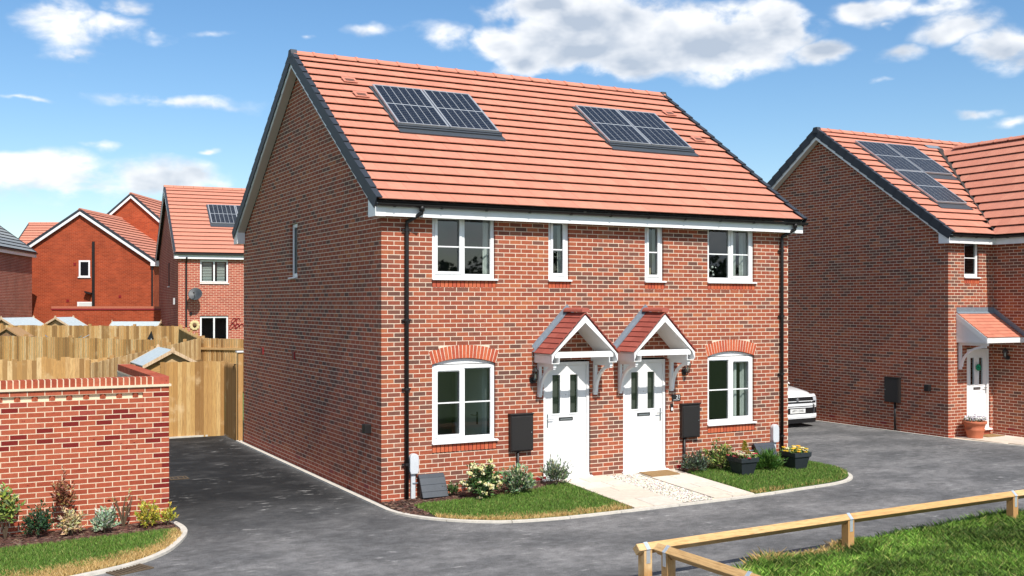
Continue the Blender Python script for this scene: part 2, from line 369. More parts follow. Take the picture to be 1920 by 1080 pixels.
# --- repeated pieces: the ones that show largest become objects, the rest one joined part per parent
CACHE = {}
def piece_score(c, area): 
    d = Vector(c) - CAM; f = d.dot(FW)
    if f < 1: return 0
    u = 960 + FPX * d.dot(RT) / f; v = HORIZ - FPX * d.z / f
    if not (-20 < u < 1940 and -20 < v < 1100): return 0
    return area / (f * f)
def place_pieces(name, m, specs, limit=300):
    """specs: (parent, centre, basis(3 unit vectors), size(3), colour, area, taper)"""
    specs = sorted(specs, key=lambda s: -piece_score(s[1], s[5]))
    rest = {}
    for i, (par, c, B, sz, col, ar, tp) in enumerate(specs):
        if i < limit and piece_score(c, ar) > 0:
            key = (name, m, tuple(round(x, 3) for x in sz), tuple(round(x, 3) for x in col), tp)
            me = CACHE.get(key)
            if me is None:
                b = MB(); add_piece(b, Vector((0, 0, 0)), (Vector((1, 0, 0)), Vector((0, 1, 0)), Vector((0, 0, 1))), sz, col, tp); me = CACHE[key] = b.mesh(name)
            if B[0].cross(B[1]).dot(B[2]) < 0: B = (-B[0], B[1], B[2])
            R = Matrix((B[0], B[1], B[2])).transposed().to_4x4(); R.translation = c
            put(name, me, m, par, mw=R)
        else: rest.setdefault(par.name, (par, []))[1].append((c, B, sz, col, tp))
    for par, lst in rest.values():
        b = MB()
        for c, B, sz, col, tp in lst: add_piece(b, c, B, sz, col, tp)
        b.build(name, m, par, kind='stuff')
def add_piece(b, c, B, sz, col, tp):
    a, d, h = (B[i] * sz[i] for i in range(3)); c = Vector(c)
    if not tp: b.obox(c - (a + d + h) / 2, a, d, h, col); return
    # tapered: a = width, d = down-slope length, h = thickness normal to the slope; head sits lower than the nose
    o = c - (a + d + h) / 2; k = B[2] * tp
    P = [o - k, o + a - k, o + a + d, o + d, o + h - k, o + a + h - k, o + a + d + h, o + d + h]; n = len(b.v); b.v += [tuple(p) for p in P]
    for q in ((0, 3, 2, 1), (4, 5, 6, 7), (0, 1, 5, 4), (1, 2, 6, 5), (2, 3, 7, 6), (3, 0, 4, 7)): b.f.append([n + i for i in q]); b.c.append(col); b.uv.append(None)
# ------------------------------------------------------------------ building kit
Z3 = Vector((0, 0, 1))
class Frame:                                     # upright wall frame: s along the wall, d into the wall, z up
    def __init__(s, O, D, Nn): s.O = Vector(O); s.D = Vector(D).normalized(); s.N = Vector(Nn).normalized(); s.B = (s.D, Z3.cross(s.D), Z3)
    def p(s, a, d, z): return s.O + s.D * a - s.N * d + Z3 * z
    def box(s, mb, s0, s1, d0, d1, z0, z1, col=(1, 1, 1)): mb.obox(s.p(s0, d0, z0), s.D * (s1 - s0), -s.N * (d1 - d0), Z3 * (z1 - z0), col)
def rect_op(s0, s1, z0, z1): return lambda z: (s0, s1) if z0 < z < z1 else None
def free_spans(z, L, clip, ops):
    lo, hi = clip(z) if clip else (0, L)
    segs = [(lo, hi)] if hi > lo else []
    for op in ops:
        r = op(z)
        if not r: continue
        new = []
        for a, b in segs:
            if r[1] <= a or r[0] >= b: new.append((a, b)); continue
            if r[0] > a: new.append((a, r[0]))
            if r[1] < b: new.append((r[1], b))
        segs = new
    return segs
HB = [(.345, .096, .048), (.32, .081, .040), (.29, .073, .039), (.255, .069, .041), (.215, .073, .047), (.175, .072, .050), (.135, .061, .045), (.315, .115, .070), (.385, .12, .053)]
HW = [.17, .2, .18, .14, .11, .08, .03, .05, .04]
def house_col(k, c):
    n = noise.noise(Vector((c.x * .55 + 3, c.y * .55, c.z * .8)))          # batches of darker brick run in bands
    i = random.choices(range(9), HW)[0]
    if n > .22 and rnd() < .36: i = random.choice((4, 5, 5, 6, 3))
    if n < -.22 and rnd() < .5: i = random.choice((0, 1, 8, 2))
    return HB[i]
PLINTH = [(.36, .085, .045), (.32, .075, .042), (.38, .10, .055)]
RUBBED = [(.50, .105, .045), (.46, .09, .042), (.42, .085, .045), (.52, .13, .06)]
def brick_wall(specs, name, parent, F, L, k0, k1, ops=(), clip=None, par=0, colfn=house_col, back0=.0012, back1=None, mortar='mortar', zoff=0., plinth=0, thick=.1025, ends=False):
    mb = MB(); bands = []
    for k in range(k0, k1):
        zm = zoff + k * .075 + .0325
        sp = free_spans(zm, L, clip, ops)
        if bands and bands[-1][2] == sp: bands[-1][1] = k + 1
        else: bands.append([k, k + 1, sp])
    for a, b, sp in bands:
        for s0, s1 in sp:
            e0 = back0 if s0 == 0 else s0 + .003; e1 = (back1 if back1 is not None else L - .0012) if s1 == L else s1 - .003
            if e1 > e0: F.box(mb, e0, e1, .0010, thick - .002, zoff + a * .075 - .004, zoff + b * .075 - .004)
    wall = mb.build(name, mortar, parent)
    for k in range(k0, k1):
        zm = zoff + k * .075 + .0325
        spans = free_spans(zm, L, clip, ops); st = .1125 if (k + par) % 2 else 0.
        n = int((L - st) / .225) + 2
        for i in range(-1 if ends and st > 0 else 0, n):
            b0, b1 = st + i * .225, st + i * .225 + .215
            for s0, s1 in spans:
                a, b = max(b0, s0), min(b1, s1)
                if not clip:
                    if s0 > 0 and b0 > s0 and b0 - s0 < .05: a = s0
                    if s1 > b1 and s1 - b1 < .05 and s1 < L: b = s1
                if b - a < .035: continue
                jit = uni(-.0003, .0006)
                a1 = a if a <= 0 else a + .001; b1_ = b if b >= L else b - .001
                c = F.p((a1 + b1_) / 2, thick / 2 + jit, zm)
                col = random.choice(PLINTH) if k < plinth else colfn(k, c)
                face = max(.05, F.N.dot((CAM - c).normalized()))
                specs.append((wall, c, F.B, (b1_ - a1, thick, .063), col, (b - a) * face, 0))
    return wall
def add_window(house, F, s0, s1, z0, z1, lights, bar=.5, rec=.045, sill=True, arch=0., label=None, room=1.6, curtain=(), roomcol='room', sill_ext=.04, flip=False):
    """lights: list of (start fraction, end fraction, opens)"""
    mb = MB(); fw = .062; d0, d1 = rec, rec + .06
    F.box(mb, s0 + .004, s0 + fw, d0, d1, z0, z1); F.box(mb, s1 - fw, s1 - .004, d0, d1, z0, z1)
    F.box(mb, s0 + fw, s1 - fw, d0, d1, z0, z0 + fw); F.box(mb, s0 + fw, s1 - fw, d0, d1, z1 - fw, z1)
    if arch > 0:                                  # white segmental head filling the arch
        m = (s0 + s1) / 2; hw = (s1 - s0) / 2 - .004; R = (hw * hw + arch * arch) / (2 * arch); pts = []
        for i in range(17):
            x = -hw + 2 * hw * i / 16; pts.append(F.p(m + x, d0 + .006, z1 + .012 + max(0, math.sqrt(R * R - x * x) - (R - arch))))
        pts[0] = F.p(m - hw, d0 + .006, z1 + .012); pts[-1] = F.p(m + hw, d0 + .006, z1 + .012)
        mb.prism(pts, -F.N * .04)
    win = mb.build('window', 'upvc', house, label=label)
    iw0, iw1 = s0 + fw, s1 - fw; W_ = iw1 - iw0; zb, zt = z0 + fw, z1 - fw
    for i, (f0, f1, opens) in enumerate(lights):
        a, b = iw0 + W_ * f0, iw0 + W_ * f1
        if i > 0: a += .022
        if i < len(lights) - 1: b -= .022
        e = .050 if opens else .012
        sm = MB(); q0 = d0 - (.012 if opens else -.012); q1 = d1 - .006
        F.box(sm, a + .002, a + e, q0, q1, zb + .002, zt - .002); F.box(sm, b - e, b - .002, q0, q1, zb + .002, zt - .002)
        F.box(sm, a + e, b - e, q0, q1, zb + .002, zb + e); F.box(sm, a + e, b - e, q0, q1, zt - e, zt - .002)
        sm.build('sash', 'upvc', win)
        gm = MB(); gm.poly([F.p(a + e, d0 + .031, zb + e), F.p(b - e, d0 + .031, zb + e), F.p(b - e, d0 + .031, zt - e), F.p(a + e, d0 + .031, zt - e)]); gm.build('pane', 'glass', win)
        gk = MB(); F.box(gk, a + e, b - e, d0 + .018, d0 + .029, zb + e, zb + e + .006); F.box(gk, a + e, b - e, d0 + .018, d0 + .029, zt - e - .006, zt - e)
        F.box(gk, a + e, a + e + .006, d0 + .018, d0 + .029, zb + e + .006, zt - e - .006); F.box(gk, b - e - .006, b - e, d0 + .018, d0 + .029, zb + e + .006, zt - e - .006); gk.build('gasket', 'black_plastic', win)
        if bar:
            zz = zb + (zt - zb) * bar; bm = MB(); F.box(bm, a + e, b - e, d0 + .014, d0 + .028, zz - .011, zz + .011); bm.build('glazing_bar', 'upvc', win)
        if opens:
            hm = MB(); hs = (b - .028 if i == 0 else a + .028); F.box(hm, hs - .012, hs + .012, q1 + .002, q1 + .03, zb + (zt - zb) * .42, zb + (zt - zb) * .42 + .1); hm.build('window_handle', 'upvc', win)
            tm = MB(); F.box(tm, a + .06, b - .06, q0 - .012, q0, zt - .034, zt - .018); tm.build('trickle_vent', 'upvc', win)
    if len(lights) > 1:
        mm = MB()
        for (f0, f1, op) in lights[1:]:
            c = iw0 + W_ * f0; F.box(mm, c - .022, c + .022, d0 + .002, d1, zb, zt)
        mm.build('mullion', 'upvc', win)
    if sill:
        sm = MB(); a, b = s0 - .012, s1 + sill_ext
        prof = [F.p(a, -.045, z0 - .036), F.p(a, rec + .05, z0 - .036), F.p(a, rec + .05, z0 - .001), F.p(a, -.005, z0 - .003), F.p(a, -.045, z0 - .014)]
        sm.prism(prof, F.D * (b - a)); sm.build('sill', 'upvc', win, bevel=.003)
    if room:
        rm = MB(); a, b, c, e = s0 - .35, s1 + .35, z0 - .5, z1 + .12; y0, y1 = .13, .13 + room
        if z1 > 4: e = z1 + .03
        Pq = lambda *q: [F.p(*x) for x in q]
        rm.poly(Pq((a, y1, c), (b, y1, c), (b, y1, e), (a, y1, e))); rm.poly(Pq((a, y0, c), (a, y1, c), (a, y1, e), (a, y0, e))); rm.poly(Pq((b, y0, c), (b, y0, e), (b, y1, e), (b, y1, c)))
        rm.poly(Pq((a, y0, c), (b, y0, c), (b, y1, c), (a, y1, c))); rm.poly(Pq((a, y0, e), (a, y1, e), (b, y1, e), (b, y0, e)))
        rm.build('room', roomcol, win)
    for (c0, c1) in curtain:                     # hanging pleats behind the glass
        cm = MB(); n = 36; pts = []
        for i in range(n + 1):
            t = i / n; pts.append((c0 + (c1 - c0) * t, .19 + .028 * math.sin(t * (c1 - c0) * 62) + .01 * math.sin(t * 23)))
        for i in range(n):
            (a, da), (b, db) = pts[i], pts[i + 1]; cm.poly([F.p(a, da, z0 - .3), F.p(b, db, z0 - .3), F.p(b, db, z1 + .02), F.p(a, da, z1 + .02)])
        cm.build('curtain', 'curtain', win, smooth=True)
    return win
def add_door(house, F, s0, s1, z0, z1, hinge_left=True, rec=.055, label=None):
    mb = MB(); fw = .058
    F.box(mb, s0 + .004, s0 + fw, rec - .02, rec + .05, z0, z1); F.box(mb, s1 - fw, s1 - .004, rec - .02, rec + .05, z0, z1); F.box(mb, s0 + fw, s1 - fw, rec - .02, rec + .05, z1 - fw, z1)
    door = mb.build('door', 'upvc', house, bevel=.003, label=label)
    a, b, c, e = s0 + fw + .004, s1 - fw - .004, z0 + .05, z1 - fw - .004; w = b - a; h = e - c
    g0, g1 = c + h * .56, c + h * .915; gx = [(a + w * .17, a + w * .36), (a + w * .60, a + w * .79)]
    sm = MB(); q0, q1 = rec, rec + .044
    F.box(sm, a, b, q0, q1, c, g0); F.box(sm, a, b, q0, q1, g1, e); xs = [a, gx[0][0], gx[0][1], gx[1][0], gx[1][1], b]
    for i in (0, 2, 4): F.box(sm, xs[i], xs[i + 1], q0, q1, g0, g1)
    sm.build('door_leaf', 'upvc', door)
    for x0, x1 in gx:
        bm = MB(); t = .022
        F.box(bm, x0 - t, x0, q0 - .01, q0 - .0005, g0 - t, g1 + t); F.box(bm, x1, x1 + t, q0 - .01, q0 - .0005, g0 - t, g1 + t); F.box(bm, x0, x1, q0 - .01, q0 - .0005, g0 - t, g0); F.box(bm, x0, x1, q0 - .01, q0 - .0005, g1, g1 + t)
        bm.build('glazing_bead', 'upvc', door)
        gm = MB(); gm.poly([F.p(x0, q0 + .014, g0), F.p(x1, q0 + .014, g0), F.p(x1, q0 + .014, g1), F.p(x0, q0 + .014, g1)]); gm.build('pane', 'glass', door)
        dm = MB(); F.box(dm, x0 - .01, x1 + .01, q1 + .05, q1 + .06, g0 - .02, g1 + .02); dm.build('hall', 'room', door)
    def panel(x0, x1, y0, y1):
        pm = MB(); t = .014
        F.box(pm, x0, x1, q0 - .006, q0 - .0005, y0, y0 + t); F.box(pm, x0, x1, q0 - .006, q0 - .0005, y1 - t, y1); F.box(pm, x0, x0 + t, q0 - .006, q0 - .0005, y0 + t, y1 - t); F.box(pm, x1 - t, x1, q0 - .006, q0 - .0005, y0 + t, y1 - t)
        F.box(pm, x0 + .05, x1 - .05, q0 - .005, q0 - .0005, y0 + .05, y1 - .05); pm.build('door_panel', 'upvc', door)
    panel(a + w * .14, a + w * .46, c + h * .10, c + h * .46); panel(a + w * .54, a + w * .86, c + h * .10, c + h * .46)
    lm = MB(); F.box(lm, a + w * .33, a + w * .67, q0 - .014, q0 - .0005, c + h * .495, c + h * .525); lm.build('letter_plate', 'chrome_dark', door, bevel=.003)
    lf = MB(); F.box(lf, a + w * .36, a + w * .64, q0 - .018, q0 - .0145, c + h * .502, c + h * .512); lf.build('letter_flap', 'steel', door)
    hx = b - .045 if hinge_left else a + .045; hm = MB()
    F.box(hm, hx - .014, hx + .014, q0 - .012, q0 - .0005, c + h * .44, c + h * .56)
    sg = -1 if hinge_left else 1; zz = c + h * .515
    hm.tube([F.p(hx, q0 - .01, zz), F.p(hx, q0 - .045, zz), F.p(hx + sg * .11, q0 - .045, zz)], .009, 6); hm.build('door_handle', 'steel', door)
    pm = MB(); pm.ball(F.p((a + b) / 2, q0 - .002, c + h * .73), .012); pm.build('door_viewer', 'steel', door)
    tm = MB(); prof = [F.p(s0 - .03, -.05, z0 - .035), F.p(s0 - .03, rec + .05, z0 - .035), F.p(s0 - .03, rec + .05, z0 + .045), F.p(s0 - .03, rec - .022, z0 + .045), F.p(s0 - .03, rec - .022, z0 + .012), F.p(s0 - .03, -.05, z0 - .004)]
    tm.prism(prof, F.D * (s1 - s0 + .06)); tm.build('threshold', 'upvc', door)
    gm = MB(); F.box(gm, a, b, q0 - .001, q0 + .02, z0 + .046, z0 + .05); gm.build('door_seal', 'black_plastic', door)
    return door
TILE = [(.525, .212, .142), (.51, .202, .135), (.54, .224, .150), (.52, .209, .142)]
def tile_slope(specs, par, O, A, U, Nn, ncol, ncourse, gauge, tw, skip=None, cols=TILE, th=.013, clipf=None, half=True):
    """O ridge corner, A along the ridge, U down the slope, Nn outward normal (all unit)."""
    A, U, Nn, O = Vector(A), Vector(U), Vector(Nn), Vector(O); total = ncol * tw
    for r in range(ncourse):
        off = -tw / 2 if (half and r % 2) else 0
        for q in range(ncol + (1 if off else 0)):
            a, b = max(0, off + q * tw), min(total, off + (q + 1) * tw)
            if b - a < .03: continue
            if clipf:
                lo, hi = clipf((r + .5) * gauge); a, b = max(a, lo), min(b, hi)
                if b - a < .04: continue
            cuts = [(a, b)]
            if skip:
                for (sa, sb, ra, rb) in skip:
                    if ra < (r + .5) * gauge < rb:
                        new = []
                        for x, y in cuts:
                            if sb <= x or sa >= y: new.append((x, y)); continue
                            if sa > x: new.append((x, sa))
                            if sb < y: new.append((sb, y))
                        cuts = new
            for x, y in cuts:
                if y - x < .03: continue
                w = y - x - .003; ln = gauge + .012; c = O + A * ((x + y) / 2) + U * (r * gauge + gauge / 2 + .006) + Nn * (.034 + uni(-.001, .001))
                specs.append((par, c, (A, U, Nn) if A.cross(U).dot(Nn) > 0 else (A, U, Nn), (w, ln, th), random.choice(cols), w * gauge, .046))
def solar_panel(par, O, A, U, Nn, w, h, cols=6, rows=10):
    """O top-left corner on the roof plane"""
    O, A, U, Nn = map(Vector, (O, A, U, Nn)); t = .045; f = .014
    mb = MB(); o = O + Nn * .045
    mb.obox(o, A * f, U * h, Nn * t); mb.obox(o + A * (w - f), A * f, U * h, Nn * t); mb.obox(o + A * f, A * (w - 2 * f), U * f, Nn * t); mb.obox(o + A * f + U * (h - f), A * (w - 2 * f), U * f, Nn * t)
    mb.obox(o + A * f + U * f, A * (w - 2 * f), U * (h - 2 * f), Nn * .004)
    pan = mb.build('solar_panel', 'aluminium', par)
    bm = MB(); bm.obox(o + A * f + U * f + Nn * (t - .012), A * (w - 2 * f), U * (h - 2 * f), Nn * .006); bm.build('backsheet', 'backsheet', pan)
    iw, ih = w - 2 * f - .03, h - 2 * f - .03; cw = iw / cols; ch = (ih - .03) / (2 * rows)
    sm = MB()
    for r in range(rows): sm.obox(Vector((0, 0, 0)) + A * .008 + U * (r * ch + .005), A * (cw - .016), U * (ch - .010), Nn * .003)
    me = sm.mesh('cell_string')
    for c in range(cols):
        for hf in range(2):
            p = o + A * (f + .015 + c * cw) + U * (f + .015 + hf * (rows * ch + .03)) + Nn * (t - .0055)
            put('cell_string', me, 'cell', pan, mw=Matrix.Translation(p))
    return pan
def verge_caps(par, O, U, Nn, A, n, gauge, out=.03, inn=.075, drop=.15, mesh_key=None):
    """dry-verge units down a slope edge; O on the roof plane at the ridge, A points outwards"""
    O, U, Nn, A = map(Vector, (O, U, Nn, A)); mb = MB(); L = gauge + .03
    P = [(-inn, .06), (out, .06), (out, -drop), (out - .012, -drop), (out - .012, .046), (-inn, .046)]
    a = [A * x + Nn * (y - .014) for x, y in P]; b = [A * x + Nn * (y + .010) + U * L for x, y in P]
    n0 = 0; mb.v = [tuple(p) for p in a + b]; m = len(P)
    for f in [list(range(m))[::-1], list(range(m, 2 * m))] + [[i, (i + 1) % m, m + (i + 1) % m, m + i] for i in range(m)]: mb.f.append(f); mb.c.append((1, 1, 1)); mb.uv.append(None)
    me = mb.mesh('verge_cap')
    for i in range(n): put('verge_cap', me, 'verge', par, mw=Matrix.Translation(O + U * (i * gauge)))
def ridge_tiles(par, O, A, L, n, r=.12, cols=TILE, mname='tile', drop=.055, spread=.72):
    O, A = Vector(O), Vector(A); S = Z3.cross(A); w = L / n; cache = {}
    for i in range(n):
        k = i % len(cols)
        if k not in cache:
            mb = MB(); pr = []; m = 8
            for j in range(m + 1):
                t = -1 + 2 * j / m; pr.append((S * (r * t), Z3 * (.05 - drop * abs(t) ** 1.2 * 2.2 * spread)))
            for q, (x0, x1, e) in enumerate([(0., w - .045, 0.), (w - .045, w + .01, .012)]):
                top = [s * (1 + e * 3) + z + Z3 * e for s, z in pr]; bot = [p - Z3 * .02 for p in top]
                pts = top + bot[::-1]; mb.prism([p + A * x0 for p in pts], A * (x1 - x0), cols[k])
            cache[k] = mb.mesh('ridge_tile')
        put('ridge_tile', cache[k], mname, par, mw=Matrix.Translation(O + A * (w * i)))
def downpipe(par, x, y, ztop, zbot, gx, gy, gz, N_=Vector((0, -1, 0)), r=.034, clips=()):
    mb = MB(); mb.tube([(gx, gy, gz), (gx, gy, gz - .10), (x, y, ztop + .02), (x, y, ztop - .1), (x, y, zbot)], r, 10)
    mb.tube([(gx, gy, gz + .02), (gx, gy, gz - .07)], r * 1.35, 10); dp = mb.build('downpipe', 'black_plastic', par, smooth=True)
    for z in clips:
        cm = MB(); cm.tube([(x, y, z - .02), (x, y, z + .02)], r * 1.18, 10); cm.box((x - .075, y + .005, z - .014), (x + .075, y - N_.y * -.03 if False else y + .034, z + .014)); cm.build('pipe_clip', 'black_plastic', dp)
    return dp
def gutter(par, p0, p1, brackets=()):
    p0, p1 = Vector(p0), Vector(p1); mb = MB(); d = (p1 - p0); S = Z3.cross(d.normalized()); pts = []
    for j in range(9): a = math.pi * j / 8; pts.append(S * (.056 * math.cos(a)) - Z3 * (.05 * math.sin(a)))
    for j in range(8, -1, -1): a = math.pi * j / 8; pts.append(S * (.052 * math.cos(a)) - Z3 * (.046 * math.sin(a)))
    mb.prism([p0 + p for p in pts], d); g = mb.build('gutter', 'black_plastic', par)
    for t in brackets:
        bm = MB(); c = p0 + d * t; q = [(S * (.066 * math.cos(a)) - Z3 * (.06 * math.sin(a))) for a in [math.pi * j / 8 for j in range(9)]] + [S * -.05, S * .05]
        bm.prism([c + p for p in q], d.normalized() * .03); bm.build('gutter_bracket', 'black_plastic', g)
    return g
def text_mesh(txt, size, extrude=.001):
    cu = bpy.data.curves.new('lettering', 'FONT'); cu.body = txt; cu.size = size; cu.extrude = extrude; cu.align_x = 'CENTER'; cu.align_y = 'CENTER'
    o = bpy.data.objects.new('lettering', cu); COL.objects.link(o); bpy.context.view_layer.update()
    me = bpy.data.meshes.new_from_object(o.evaluated_get(bpy.context.evaluated_depsgraph_get())); bpy.data.objects.remove(o); me.materials.clear(); return me

# ------------------------------------------------------------------ the pair of houses
HWID, HDEP = 8.675, 8.9
house = thing('semi_detached_house', 'pair of semi-detached red brick houses with two white doors and pitched porches', 'house', (0, 0, 0))
FF = Frame((0, 0, 0), (1, 0, 0), (0, -1, 0)); FG = Frame((0, 0, 0), (0, 1, 0), (-1, 0, 0))
UPW = [(.90, 2.075), (3.13, 3.555), (5.19, 5.615), (6.65, 7.80)]; GRW = [(.90, 2.08), (6.65, 7.80)]; DRS = [(3.03, 4.0), (4.71, 5.68)]
def arch_op(s0, s1, zs=2.235, rise=.095, ring=.222):
    m = (s0 + s1) / 2; hw = (s1 - s0) / 2; R = (hw * hw + rise * rise) / (2 * rise); zc = zs + rise - R
    def op(z):
        if .93 < z <= zs: return (s0, s1)
        if zs < z < zs + rise + ring:
            o = math.sqrt(max(0, (R + ring + .01) ** 2 - (z - zc) ** 2)); sk = hw + .012 + (z - zs) * .26
            return (m - min(o, sk), m + min(o, sk))
        if .77 < z <= .93: return (s0 - .002, s1 + .015)
    return op
ops = [arch_op(*g) for g in GRW]
for a, b in UPW: ops += [rect_op(a, b, 3.675, 4.9), rect_op(a - .002, b + .015, 3.52, 3.675)]
for a, b in DRS: ops += [rect_op(a, b, .0, 2.215)]
BR = []                                            # all bricks of the pair
front = brick_wall(BR, 'front_wall', house, FF, HWID, 0, 65, ops, par=0, plinth=2)
TANP = math.tan(math.radians(35)); YR, ZR = 4.45, 8.2
def gclip(z):
    t = (z + .0325 - 4.72) / TANP - .15
    return (0, HDEP) if t <= 0 else (t, HDEP - t)
gops = [rect_op(4.62, 5.10, 3.75, 4.86)]
gable = brick_wall(BR, 'gable_wall', house, FG, HDEP, 0, 107, gops, clip=gclip, par=1, plinth=3, back0=.101)
# rubbed-red bricks on end: under the sills, in the arches
for (a, b), zt in [(q, 3.638) for q in UPW] + [(q, .903) for q in GRW]:
    if True:
        n = round((b + .015 - a) / .0752); w = (b + .015 - a) / n
        for i in range(n): BR.append((front, FF.p(a + w * (i + .5), .05, zt - .068), FF.B, (w - .010, .098, .132), random.choice(RUBBED), .01, 0))
for (s0, s1) in GRW:
    m = (s0 + s1) / 2; hw = (s1 - s0) / 2; rise, ring, zs = .095, .222, 2.235; R = (hw * hw + rise * rise) / (2 * rise); zc = zs + rise - R; th = math.asin(hw / R); n = 19
    ab = MB(); pts = []
    for i in range(13): t = -th * 1.015 + 2.03 * th * i / 12; pts.append(FF.p(m + math.sin(t) * (R + .004), .0016, zc + math.cos(t) * (R + .004)))
    for i in range(12, -1, -1): t = -th * 1.015 + 2.03 * th * i / 12; pts.append(FF.p(m + math.sin(t) * (R + ring + .085), .0016, zc + math.cos(t) * (R + ring + .085)))
    for i in range(12): ab.prism([pts[i], pts[i + 1], pts[24 - i], pts[25 - i]], (0, .08, 0))
    arch = ab.build('window_arch', 'mortar', house)
    for i in range(n):
        t = -th + 2 * th * (i + .5) / n; rd = Vector((math.sin(t), 0, math.cos(t))); tg = Vector((math.cos(t), 0, -math.sin(t)))
        w = 2 * th * (R + ring / 2) / n
        BR.append((arch, Vector((m, .05, zc)) + rd * (R + ring / 2), (tg, Vector((0, 1, 0)), rd), (w - .011, .099, ring), random.choice(RUBBED), .02, 0))
place_pieces('brick', 'brick', BR)
# hidden sides closed with the same brickwork, ceiling to keep daylight out
mb = MB(); x1 = HWID - .008
def clos(pts, d): mb.wallpoly(pts, (0, 0, 0), d)
clos([(x1, .1, 0), (x1, HDEP, 0), (x1, HDEP, 4.72), (x1, YR, 7.85), (x1, .1, 4.72)], (0, 1, 0)); clos([(0, HDEP, 0), (HWID, HDEP, 0), (HWID, HDEP, 4.8), (0, HDEP, 4.8)], (1, 0, 0))
mb.build('rear_wall', 'brickwork_brown', house)
mb = MB(); mb.box((.1, .1, 4.83), (HWID - .1, HDEP - .1, 4.86)); mb.build('ceiling', 'room', house)
# --- roof
XL, XR = -.175, 8.865; EAVE = -.255; SL = (YR - EAVE) / math.cos(math.radians(35)); NC = 18; GA = SL / NC
cs, sn = math.cos(math.radians(35)), math.sin(math.radians(35))
UF, NF = Vector((0, -cs, -sn)), Vector((0, -sn, cs)); UB, NB_ = Vector((0, cs, -sn)), Vector((0, sn, cs)); RO = Vector((XL, YR, ZR))
mb = MB(); nr = len('')
mb.prism([RO + Vector((.02, 0, -.03)), RO + Vector((.02, 0, -.03)) + UF * (SL - .03), RO + Vector((.02, 0, -.06)) + UF * (SL - .05), RO + Vector((.02, 0, -.08)), RO + Vector((.02, 0, -.06)) + UB * (SL - .05), RO + Vector((.02, 0, -.03)) + UB * (SL - .03)], (XR - XL - .04, 0, 0))
roof = mb.build('roof', 'dark_roof', house)
TW = (XR - XL - .06) / 30
def yslope(y): return (YR - y) / cs
PV = [(1.10, 3.18), (5.72, 7.80)]; PT, PB, FB = yslope(3.37), yslope(2.02), yslope(1.80)
skip = [(a - XL - .03 - .05, b - XL - .03 + .05, PT - .05, FB) for a, b in PV]
T = []
tile_slope(T, roof, RO + Vector((.03, 0, 0)), (1, 0, 0), UF, NF, 30, NC, GA, TW, skip)
place_pieces('roof_tile', 'tile', T)
mb = MB()
for r in range(NC): mb.obox(RO + Vector((.03, 0, 0)) + UB * (r * GA) + NB_ * .012, (XR - XL - .06, 0, 0), UB * (GA + .01), NB_ * .02, TILE[r % 4])
mb.build('rear_tiles', 'tile', roof, kind='stuff')
verge_caps(roof, (XL, YR, ZR), UF, NF, (-1, 0, 0), NC, GA); verge_caps(roof, (XR, YR, ZR), UF, NF, (1, 0, 0), NC, GA)
verge_caps(roof, (XL, YR, ZR), UB, NB_, (-1, 0, 0), NC, GA); verge_caps(roof, (XR, YR, ZR), UB, NB_, (1, 0, 0), NC, GA)
ridge_tiles(roof, (XL + .02, YR, ZR + .02), (1, 0, 0), XR - XL - .04, 20)
for x in (XL, XR):                                 # block-end ridge caps
    s = -1 if x < 1 else 1
    mb = MB(); mb.prism([(x + s * .035, YR - .15, ZR - .09), (x + s * .035, YR + .15, ZR - .09), (x + s * .035, YR + .07, ZR + .075), (x + s * .035, YR - .07, ZR + .075)], (-s * .13, 0, 0)); mb.build('ridge_cap', 'verge', roof, bevel=.008)
for (a, b) in PV:                                   # in-roof solar trays
    o = RO.copy(); o.x = a - .045; mb = MB()
    mb.obox(o + UF * (PT - .05) + NF * .0, (b - a + .09, 0, 0), UF * (FB - PT + .05), NF * .03)
    mb.obox(o + UF * (PB + .01) + NF * .032, (b - a + .09, 0, 0), UF * .05, NF * .035); mb.obox(o + UF * (PB + .07) + NF * .034, (b - a + .07, 0, 0), UF * .05, NF * .02)
    tray = mb.build('solar_tray', 'grey_plastic', roof)
    w = (b - a - .025) / 2
    for i in range(2): q = RO.copy(); q.x = a + i * (w + .025); solar_panel(roof, q + UF * PT, (1, 0, 0), UF, NF, w, PB - PT)
for (u, v) in ((655, 155), (676, 181), (1255, 217), (1307, 264)):   # vent tiles
    d = pdir(u, v); t = (ZR - (YR - CAM.y) * TANP - CAM.z) / (d.z - d.y * TANP); p = CAM + d * t
    r = int(yslope(p.y) / GA); p.y = YR - (r + .55) * GA * cs; p.z = ZR - (YR - p.y) * TANP
    mb = MB(); A = Vector((1, 0, 0)); o = p + NF * .050 - A * .14 - UF * .13
    mb.prism([o, o + UF * .25, o + UF * .25 + NF * .012], A * .28, (.48, .185, .125)); vt = mb.build('vent_tile', 'tile', roof)
    mb = MB()
    for i in range(3): mb.obox(o + A * .05 + UF * (.10 + i * .04) + NF * (.0055 + i * .002), A * .18, UF * .018, NF * .004)
    mb.build('vent_slot', 'dark_roof', vt)
